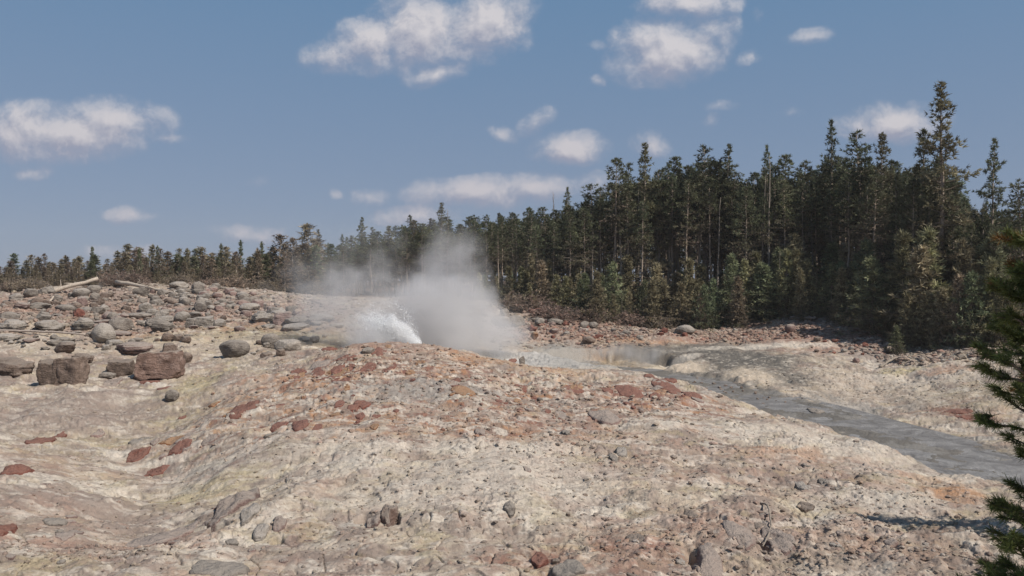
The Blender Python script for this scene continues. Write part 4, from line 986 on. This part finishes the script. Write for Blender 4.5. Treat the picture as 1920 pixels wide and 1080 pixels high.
scatter_rocks(70, [(190, 560, 55, 14), (100, 585, 60, 12), (230, 600, 60, 10)], 7, 26, ['round', 'slab', 'jag', 'slab'], ['grey', 'mauve', 'pale', 'brown'], 'layered or angular stone on the rocky left slope under the long log', 'stones of the left slope')
scatter_rocks(62, [(120, 600, 100, 14), (480, 600, 90, 10), (300, 620, 120, 14), (120, 650, 90, 10), (560, 610, 40, 8)], 18, 54, ['slab', 'slab', 'jag', 'round'], ['grey', 'pale', 'mauve', 'grey'], 'low weathered ledge stone half sunk in the yellow and cream ground at left', 'ledge stones of the left slope', 'rock', 'rock')
scatter_rocks(36, [(240, 650, 120, 14), (100, 640, 60, 8), (420, 650, 90, 10)], 6, 18, ['round', 'slab', 'jag'], ['grey', 'brown', 'pale'], 'small loose stone on the cream ledges around the big blocks', 'stones of the cream ledges', 'stone', 'stone')
scatter_rocks(75, [(1080, 625, 70, 10), (1180, 630, 60, 5), (1020, 605, 28, 12)], 5, 18, ['jag', 'round', 'slab'], ['mauve', 'pale', 'grey', 'red'], 'angular stone in the pink rubble between the steam and the smooth boulder', 'stones of the pink rubble', 'stone', 'stone')
scatter_rocks(70, [(1480, 630, 55, 10), (1600, 655, 45, 9), (1700, 672, 50, 7)], 5, 14, ['jag', 'round'], ['mauve', 'red', 'brown', 'pale'], 'broken stone on the reddish bank below the forest', 'stones of the reddish bank', 'stone', 'stone')

def fragments(n, poly, cn, label, group, wmin=9, wmax=34):
    for _ in range(n):
        px, py, sx, sy = poly[rr_.randrange(len(poly))]; x_ = rr_.gauss(px, sx); y_ = rr_.gauss(py, sy)
        w = wmin + (wmax - wmin) * rr_.random() ** 2; h = w * rr_.uniform(.28, .48)
        bedded(x_, y_, w, h, rr_.choice(cn), label, group, dome=max(.03, h * .22 * G(x_, y_)[1] / F), spin=rr_.uniform(-.5, .4))
fragments(60, [(640, 775, 60, 22), (700, 690, 60, 16), (600, 700, 45, 14), (900, 730, 90, 26)], ['red', 'red', 'rust'], 'small rust-red fragment bedded flush in the orange crust of the mound', 'red fragments of the mound')
fragments(26, [(1180, 735, 60, 14), (1240, 730, 30, 10), (1100, 770, 60, 18)], ['red', 'mauve'], 'red-brown fragment bedded in the crust around the red knoll', 'red fragments round the knoll', 9, 40)
fragments(30, [(150, 960, 90, 40), (420, 1020, 90, 30), (330, 840, 60, 20), (80, 1040, 50, 20)], ['mauve', 'grey', 'mauve'], 'greyish pink slab bedded in the crust at lower left', 'bedded slabs at lower left', 14, 60)
fragments(34, [(1280, 1000, 90, 40), (1450, 960, 110, 40), (1150, 1030, 70, 24), (1650, 1010, 70, 20)], ['mauve', 'grey', 'pale', 'brown'], 'grey or pinkish stone bedded in the gravel at lower right', 'bedded stones at lower right', 9, 44)
for q_ in range(26):
    x_ = rr_.uniform(1290, 1480); y_ = 708 + (x_ - 1290) * .27 + rr_.uniform(-4, 12)
    rock(x_, y_, rr_.uniform(4, 9), rr_.uniform(2, 4.5), rr_.choice(['round', 'jag']), 'brown', 'small dark stone lying in the upper part of the grey stream', 'dark stones in the stream', 'stone', 'stone', sink=.4)
# loose pebbles and chips: nobody could count them
def pebbles(name, n, label, regions, smin, smax, cols, seed):
    rng = np.random.default_rng(seed); bm = bmesh.new(); bmesh.ops.create_icosphere(bm, subdivisions=1, radius=.5)
    bv = np.array([v.co[:] for v in bm.verts]); bf = np.array([[v.index for v in f.verts] for f in bm.faces]); bm.free()
    P_ = []
    per = n // len(regions)
    for (px, py, rx, ry_) in regions:
        c0 = G(px, py); q = rng.normal(0, .5, (per, 2)); P_.append(np.c_[c0[0] + q[:, 0] * rx, c0[1] + q[:, 1] * ry_])
    P_ = np.concatenate(P_); n = len(P_)
    ok = channel(P_[:, 0], P_[:, 1])[0] > 1.15; ok &= np.hypot((P_[:, 0] - POOL[0]) / 5, (P_[:, 1] - POOL[1]) / 4.2) > 1; P_ = P_[ok]; n = len(P_)
    if seed == 4: P_ = P_[(P_[:, 0] < 11) | (np.hypot(P_[:, 0], P_[:, 1]) - forest_r(P_[:, 0], P_[:, 1]) > -7.5 - 2 * perlin(P_[:, 0] / 3, P_[:, 1] / 3, 77))]; n = len(P_)
    z = base_h(P_[:, 0], P_[:, 1]) + micro(P_[:, 0], P_[:, 1])
    s = smin + (smax - smin) * rng.random(n) ** 5
    v = bv[None] * (1 + rng.normal(0, .17, (n, len(bv), 3)))
    v = v * (s[:, None, None] * np.stack([rng.uniform(.8, 1.5, n), rng.uniform(.8, 1.5, n), rng.uniform(.45, .85, n)], -1)[:, None])
    a = rng.uniform(0, 6.28, n); ca, sa = np.cos(a)[:, None], np.sin(a)[:, None]
    vx = v[..., 0] * ca - v[..., 1] * sa; vy = v[..., 0] * sa + v[..., 1] * ca
    v = np.stack([vx + P_[:, 0, None], vy + P_[:, 1, None], v[..., 2] + z[:, None] + s[:, None] * .1], -1)
    f = (bf[None] + (np.arange(n) * len(bv))[:, None, None]).reshape(-1, 3)
    me = mesh_np(name, v.reshape(-1, 3), f, False)
    cc = .45 * np.array(cols)[rng.integers(0, len(cols), n)] + .55 * gcol(P_[:, 0], P_[:, 1]); cc = cc * rng.uniform(.72, 1.15, (n, 1)); set_col(me, 'tint', np.repeat(cc, len(bv), 0))
    me.materials.append(M_pebble); o = link(name, me); tag(o, label, 'gravel', kind='stuff'); return o
M_pebble, t, b = mat('pebble', .92, .15)
a = t.add('ShaderNodeVertexColor', layer_name='tint'); ge = t.add('ShaderNodeNewGeometry'); nz = t.noise(ge.outputs['Position'], 22, 5, .6)
t.l.new(t.mix(1, a.outputs[0], t.ramp(nz, [(.3, .65), (.7, 1.25)]), 'MULTIPLY'), b.inputs['Base Color']); bump(t, b, nz, .6, .05)
cc_ = [CREAM, GREYP, GREYP * .8, PINK, GREY]
pebbles('gravel', 6500, 'loose pale and grey gravel strewn over the right foreground crust', [(1250, 880, 9, 5), (1450, 900, 8, 5), (1250, 1000, 5, 3.5), (1550, 1000, 4, 3), (1700, 950, 4, 3), (1100, 850, 7, 5), (1400, 1040, 4, 2), (1750, 1050, 3.5, 2)], .022, .15, cc_, 1)
pebbles('gravel', 6000, 'reddish and tan chips covering the mound', [(740, 660, 8, 4), (850, 700, 9, 6), (1000, 740, 8, 6), (650, 720, 8, 6), (1150, 760, 7, 6), (900, 790, 8, 4)], .03, .22, [PINK, CREAM, GREYP, RED * 1.5, CREAM, GREYP * .8], 2)
pebbles('gravel', 6000, 'scattered chips on the left foreground and valley', [(150, 1010, 6, 3), (500, 880, 8, 5), (300, 900, 9, 8), (700, 950, 6, 4), (100, 1040, 4, .8), (850, 1000, 6, 3)], .02, .12, [CREAM, GREYP, PINK, GREYP * .7], 3)
pebbles('rubble', 16000, 'heaps of broken reddish rubble on the bank below the forest', [(1450, 622, 10, 7), (1520, 635, 9, 7), (1600, 655, 8, 6), (1150, 625, 14, 7), (1060, 615, 8, 9), (1250, 630, 12, 5), (1680, 675, 9, 5), (1780, 668, 8, 5)], .07, .42, [PINK, PINK * .75, RED * 1.6, GREYP, CREAM * .9, GREYP], 4)
pebbles('rubble', 14000, 'rocky debris between the boulders on the left ridge', [(400, 560, 26, 14), (300, 560, 20, 14), (180, 570, 18, 14), (80, 580, 18, 14), (450, 590, 18, 9), (300, 595, 20, 8), (60, 600, 14, 8)], .08, .5, [GREYP, PINK * .85, GREY, GREYP, GREYP * .8, CREAM * .8], 5)
pebbles('gravel', 2500, 'dark and pale chips along the far bank of the stream', [(1550, 720, 9, 8), (1700, 740, 8, 7), (1800, 720, 6, 8)], .03, .14, [GREYP, MUD * 1.4, CREAM, GREY], 6)

# ------------------------------------------------------------------ logs, pole, sticks
def wood(name, path, r0, r1, label, cat, tone=PALE, twigs=0, seed=1, group=None, sag=0.0):
    """path: list of (px, py, distance or None for on the ground, lift)"""
    rng = np.random.default_rng(seed); P_ = []
    for px, py, Y, lift in path:
        p = G(px, py) if Y is None else at(px, py, Y); p[2] += lift; P_.append(p)
    P_ = np.array(P_); o0 = P_[0].copy(); P_ = P_ - o0
    n = 14; tt = np.linspace(0, len(P_) - 1, n); Q = np.c_[[np.interp(tt, range(len(P_)), P_[:, k]) for k in range(3)]].T
    Q[1:-1] += rng.normal(0, r0 * .25, (n - 2, 3))
    B = Buf(); B.tube(Q, np.linspace(r0, r1, n) * rng.uniform(.9, 1.1, n), tone, 8); o = link(name, B.mesh(name, M_bark, True)); o.location = o0
    tag(o, label, cat, group)
    if twigs:
        T_ = Buf()
        for _ in range(twigs):
            a_ = Q[rng.integers(2, n - 1)]; d = rng.normal(0, 1, 3); d[2] = abs(d[2]); d *= r0 * rng.uniform(2, 4.5); T_.tube([a_, a_ + d * .5 + rng.normal(0, r0, 3), a_ + d], [r0 * .3, r0 * .22, r0 * .1], tone * .85, 4)
        tw = link('branch_stub', T_.mesh('branch_stub', M_bark), o)
    return o
wood('log', [(28, 567, 76, .1), (100, 548, 77, .1), (184, 522, 79, 0)], .26, .17, 'long pale fallen log slanting up to the right on the left ridge', 'log', PALE * 1.0, 5, 1, 'fallen logs')
wood('log', [(218, 530, 82, .1), (270, 539, 80, .1), (324, 550, 78, 0), (370, 557, 76, 0)], .2, .1, 'fallen log slanting down to the right on the ridge top', 'log', PALE * .95, 6, 2, 'fallen logs')
wood('pole', [(-30, 624, 55, .2), (60, 626, 54.6, .2), (160, 630, 54, .1)], .09, .06, 'thin straight pole lying level across the pale slabs at left', 'pole', DEAD * 1.3, 0, 3, 'fallen logs')
wood('log', [(88, 576, None, .1), (100, 560, 70, .2)], .12, .07, 'short white broken stump piece leaning on rocks below the long log', 'log', PALE * 1.2, 3, 4, 'fallen logs')
wood('stick', [(1422, 944, None, .02), (1438, 952, None, .10), (1444, 975, None, .16), (1446, 992, None, .12), (1440, 1012, None, .08), (1430, 1026, None, .02)], .028, .016, 'crooked grey dead branch lying near the pinkish boulders at the bottom right', 'stick', PALE * .55, 7, 5)
wood('stick', [(858, 1056, None, .05), (870, 1068, None, .06), (880, 1084, None, .05)], .03, .02, 'short dark stick at the bottom edge in the middle', 'stick', DEAD * .5, 1, 6)
wood('stick', [(1700, 568, 61, 0), (1712, 585, 60, 0), (1718, 600, 59.5, 0), (1720, 618, 59, 0)], .02, .05, 'bent pale stem arching in front of the dark conifers at right', 'stem', PALE, 0, 7)
wood('log', [(1480, 600, None, .25), (1530, 603, None, .25)], .18, .14, 'grey log lying at the foot of the trees on the reddish bank', 'log', DEAD, 2, 8, 'fallen logs')
wood('log', [(1650, 690, 0 or None, .1), (1690, 672, None, .25)], .10, .05, 'pale bleached branch below the small lone conifer', 'log', PALE * .7, 4, 9, 'fallen logs')

# ------------------------------------------------------------------ stream and hot pool
ch = CH; S = []
for a_, b_ in zip(ch[:-1], ch[1:]):
    for q in np.linspace(0, 1, 14, endpoint=False): S.append(a_ + (b_ - a_) * q)
S = np.array(S); tan = np.gradient(S[:, :2], axis=0); tan /= np.linalg.norm(tan, axis=1)[:, None]; nor = np.c_[-tan[:, 1], tan[:, 0]]
K_ = 17; vs = []
for q in np.linspace(-1.6, 1.6, K_): vs.append(np.c_[S[:, :2] + nor * (S[:, 3] * q)[:, None], S[:, 2] - .045])
vs = np.stack(vs, 1); n_ = len(S); idx = np.arange(n_ * K_).reshape(n_, K_)
fq = np.stack([idx[:-1, :-1], idx[:-1, 1:], idx[1:, 1:], idx[1:, :-1]], -1).reshape(-1, 4)
wm, t, b = mat('murky_water', .3, .4)
ge = t.add('ShaderNodeNewGeometry'); nz = t.noise(ge.outputs['Position'], .8, 7, .66, 1.6); nf = t.noise(ge.outputs['Position'], 9, 4, .6)
t.l.new(t.ramp(nz, [(.34, (.12, .112, .106)), (.5, (.205, .195, .188)), (.64, (.33, .32, .31))]), b.inputs['Base Color'])
t.l.new(t.ramp(nz, [(.4, .5), (.6, .25)]), b.inputs['Roughness']); bump(t, b, nf, .7, .06)
wme = mesh_np('water', vs.reshape(-1, 3), fq); wme.materials.append(wm); wob_ = link('water', wme); wob_['kind'] = 'structure'
wob_['label'] = 'shallow milky grey stream running off to the right'

# ------------------------------------------------------------------ steam and the geyser's jet
def steam(name, label, blobs, dens_k, nscale, pad=1.7, aniso=.2, color=(.97, .97, .985), step=.4, warp=2.4, thr=(.42, .92)):
    cs = np.array([at(px, py, Y) for px, py, Y, *_ in blobs]); rs = np.array([b_[3:6] for b_ in blobs])
    lo = (cs - rs).min(0) - pad; hi = (cs + rs).max(0) + pad; org = np.array([(lo[0] + hi[0]) / 2, (lo[1] + hi[1]) / 2, lo[2]])
    bm = bmesh.new(); bmesh.ops.create_cube(bm, size=1)
    for v_ in bm.verts: v_.co = Vector([(hi[k] - lo[k]) * v_.co[k] for k in range(3)]) + Vector((0, 0, (hi[2] - lo[2]) / 2))
    me = bpy.data.meshes.new(name); bm.to_mesh(me); bm.free(); o = link(name, me); o.location = org
    m = bpy.data.materials.new(name); m.use_nodes = True; t = NT(m.node_tree); t.n.clear()
    tc = t.add('ShaderNodeTexCoord'); p = tc.outputs['Object']
    wn = t.noise(p, nscale * .7, 3, .6, out='Color'); P_ = t.vmath('ADD', p, t.vmath('SCALE', t.vmath('SUBTRACT', wn, (.5, .5, .5)), scale=warp))
    acc = None
    for (c, b_) in zip(cs - org, blobs):
        g_ = t.math('MULTIPLY', t.blob(P_, tuple(c), tuple(b_[3:6])), b_[6])
        acc = g_ if acc is None else t.math('ADD', acc, g_)
    n = t.noise(P_, nscale, 6, .68)
    d = t.smooth(t.math('ADD', n, t.math('MULTIPLY', acc, .45)), thr[0], thr[1])
    d = t.math('MULTIPLY', t.math('MULTIPLY', d, acc), dens_k)
    pv = t.add('ShaderNodeVolumePrincipled'); pv.inputs['Color'].default_value = (*color, 1); pv.inputs['Anisotropy'].default_value = aniso
    t.l.new(d, pv.inputs['Density']); mo = t.add('ShaderNodeOutputMaterial'); t.l.new(pv.outputs[0], mo.inputs['Volume'])
    m.cycles.volume_step_rate = step; me.materials.append(m); tag(o, label, 'steam', kind='stuff'); return o
steam('steam', 'dense grey steam cloud billowing from behind the mound crest, trailing thin wisps to the left', [
    (838, 600, 52, 4.8, 3.4, 3.7, .9), (855, 545, 52.5, 4.2, 3.0, 4.0, .8), (905, 605, 53, 3.8, 3.0, 2.8, .65), (815, 650, 52, 6.0, 3.0, 2.4, .9), (930, 636, 53, 4.0, 2.6, 2.0, .6), (855, 505, 53, 2.8, 2.4, 3.0, .55), (780, 605, 52, 4.2, 2.8, 3.2, .7),
    (960, 655, 54, 2.6, 2.0, 1.2, .35), (700, 620, 51.5, 4.6, 2.2, 2.4, .5),
    (700, 575, 52.5, 6.0, 3.0, 4.0, .42), (620, 565, 53, 5.6, 3.0, 4.2, .38), (710, 510, 54, 6.4, 3.2, 3.8, .34), (560, 530, 55, 4.6, 3.0, 3.8, .30), (840, 430, 54, 3.4, 2.6, 3.2, .34), (760, 450, 54, 5.0, 2.8, 3.2, .30), (590, 605, 53, 6.0, 2.8, 2.8, .34), (590, 460, 56, 4.0, 2.8, 3.4, .28), (680, 430, 56, 4.0, 2.8, 3.0, .24)],
    .62, .40, color=(.91, .905, .91), warp=3.4, thr=(.56, .90))
steam('steam', 'thin brownish steam hanging over the hot pool', [(1180, 665, 56.5, 2.6, 1.6, 1.1, .8), (1130, 655, 57, 2.4, 1.5, 1.0, .6), (1220, 668, 55.5, 1.5, 1.3, .9, .6)], .55, .8, pad=.9)
steam('spray_mist', 'fine white mist hanging round the geyser jet', [(752, 634, 47.5, .9, .6, 1.1, 5), (735, 612, 47.5, .5, .5, .9, 4), (772, 644, 47.5, .7, .6, .6, 5), (725, 632, 47.5, 1.2, .8, 1.2, .8), (690, 630, 47.5, 2.0, 1.0, 1.7, .35)], 2.6, 1.6, pad=.9, aniso=0.0, color=(1, 1, 1), warp=.6, thr=(.3, .7))
rng = np.random.default_rng(4); n = 60000
vent = at(792, 652, 47.5)
K_s = 90; sa = np.where(rng.random(K_s) < .6, rng.normal(math.radians(133), math.radians(4.5), K_s), rng.normal(math.radians(138), math.radians(10), K_s)); ss_ = 8.4 * rng.uniform(.2, 1, K_s) ** .6
sid = rng.integers(0, K_s, n); fr_ = rng.random(n) < .35
ang = sa[sid] + rng.normal(0, .025, n) + fr_ * rng.normal(0, .12, n); spd = ss_[sid] * (1 + rng.normal(0, .03, n)) * np.where(fr_, rng.uniform(.6, 1, n), 1)
tt = rng.uniform(0.02, 1, n) ** 1.25 * (2 * spd * np.sin(ang) / 9.81) * .55
dx = spd * np.cos(ang) * tt * .95; dz = spd * np.sin(ang) * tt - 4.9 * tt ** 2; dy = rng.normal(0, .28, n) * (.3 + tt)
cen = np.c_[rng.uniform(-.9, .1, n) * rng.random(n) + dx, dy, dz]
sz = rng.uniform(.004, .014, n) * (1 + .8 * (rng.random(n) < .08))
oc = np.array([(1, 0, 0), (-1, 0, 0), (0, 1, 0), (0, -1, 0), (0, 0, 1), (0, 0, -1)], float); of = np.array([(0, 2, 4), (2, 1, 4), (1, 3, 4), (3, 0, 4), (2, 0, 5), (1, 2, 5), (3, 1, 5), (0, 3, 5)])
dv = np.stack([dx * 0 + spd * np.cos(ang), 0 * dx, spd * np.sin(ang) - 9.81 * tt], -1); dv /= np.linalg.norm(dv, axis=1)[:, None]
ov = oc[None] * sz[:, None, None]; al = (ov @ dv[:, :, None])[..., 0]; ov = ov + al[..., None] * dv[:, None] * 1.6
me = mesh_np('water_jet', (cen[:, None] + ov).reshape(-1, 3), (of[None] + (np.arange(n) * 6)[:, None, None]).reshape(-1, 3))
jm, t, b = mat('white_water', .4, .5); b.inputs['Base Color'].default_value = (.9, .92, .94, 1)
me.materials.append(jm); jo = link('water_jet', me); jo.location = vent; tag(jo, 'white fan of geyser water spraying up and left behind the mound crest', 'water jet', kind='stuff')

# ------------------------------------------------------------------ near pine at the right edge
def near_pine():
    rng = np.random.default_rng(88); Yt = 4.3; xt = (2035 - 960) / F * Yt; zg = ground(xt, Yt); top = H - (430 - 520) / F * Yt
    root = bpy.data.objects.new('pine_tree', None); COL.objects.link(root); root.location = (xt, Yt, zg)
    Ht = top - zg; T, B, N = Buf(), Buf(), Buf()
    hz_ = np.linspace(-.3, Ht, 12); ax_ = np.c_[np.cumsum(rng.normal(0, .01, 12)), np.cumsum(rng.normal(0, .01, 12)), hz_]
    T.tube(ax_, np.linspace(.075, .012, 12), BARK * .7, 9)
    cen, dr, cc = [], [], []
    h = .8
    while h < Ht - .03:
        f = h / Ht
        for q in range(rng.integers(4, 6)):
            an = rng.uniform(0, 6.28); L = (.60 - .28 * f ** 8) * rng.uniform(.55, 1.1)
            s_ = np.linspace(0, 1, 7)[:, None]; d = np.array([math.cos(an), math.sin(an), rng.uniform(-.1, .25)])
            path = np.array([0, 0, h]) + d * L * s_ + np.array([0, 0, 1]) * .22 * L * s_ ** 2 + rng.normal(0, .012, (7, 3)) * s_
            B.tube(path, np.linspace(.015, .004, 7), BARK * .6, 5)
            tips = [(path[-1], d)]
            for z_ in range(9):
                ss = rng.uniform(.25, .98); i_ = ss * 6; a_ = path[int(i_)] + (path[min(6, int(i_) + 1)] - path[int(i_)]) * (i_ % 1)
                sd_ = np.cross(d, [0, 0, 1]) * rng.choice([-1, 1]); e = d * .6 + sd_ * rng.uniform(.3, .9) + np.array([0, 0, rng.uniform(0, .6)]); e /= np.linalg.norm(e); l_ = rng.uniform(.05, .15)
                B.tube([a_, a_ + e * l_], [.005, .003], BARK * .6, 4); tips.append((a_ + e * l_, e))
            for p_, e in tips:
                k = rng.random() < .06; c_ = (np.array((.16, .075, .03)) if k else np.array((.15, .165, .055)) * rng.uniform(.6, 1.35))
                for w_ in range(7): cen.append(p_ - e * .012 * w_); dr.append(e); cc.append(c_ * (1 - .05 * w_))
        h += rng.uniform(.07, .13)
    N.blades(np.array(cen), np.array(dr), 16, .050, .0046, .75, np.array(cc), rng)
    link('trunk', T.mesh('trunk', M_bark, True), root); link('branches', B.mesh('branches', M_bark), root); link('crown', N.mesh('crown', M_needle), root)
    tag(root, 'close pine with bright needle tufts reaching in from the right edge, nearest tree', 'tree')
near_pine()
# the pine just outside the frame whose shadow falls across the right foreground
tip = G(1640, 968); L = 5.6
xs = tip[0] + L * math.sin(SUN_AZ) + .6; ys = tip[1] + L * math.cos(SUN_AZ)
plant('spire0', 0, None, ys, x=xs, hgt=L * math.tan(SUN_EL) + .2, label='pine outside the right edge that throws the long shadow on the pale ground', widen=2.0)

# ------------------------------------------------------------------ haze: smoky summer air
HZ = 0.00020
bm = bmesh.new(); bmesh.ops.create_cube(bm, size=1)
for v_ in bm.verts: v_.co = Vector((v_.co.x * 840, v_.co.y * 840, v_.co.z * 44 + 10))
me = bpy.data.meshes.new('haze'); bm.to_mesh(me); bm.free(); ho = link('haze', me); ho['kind'] = 'stuff'
m = bpy.data.materials.new('haze'); m.use_nodes = True; t = NT(m.node_tree); t.n.clear()
pv = t.add('ShaderNodeVolumePrincipled'); pv.inputs['Density'].default_value = HZ; pv.inputs['Color'].default_value = (.93, .95, 1, 1)
mo = t.add('ShaderNodeOutputMaterial'); t.l.new(pv.outputs[0], mo.inputs['Volume']); me.materials.append(m)
# drop meshes nothing uses
for me in list(bpy.data.meshes):
    if me.users == 0: bpy.data.meshes.remove(me)
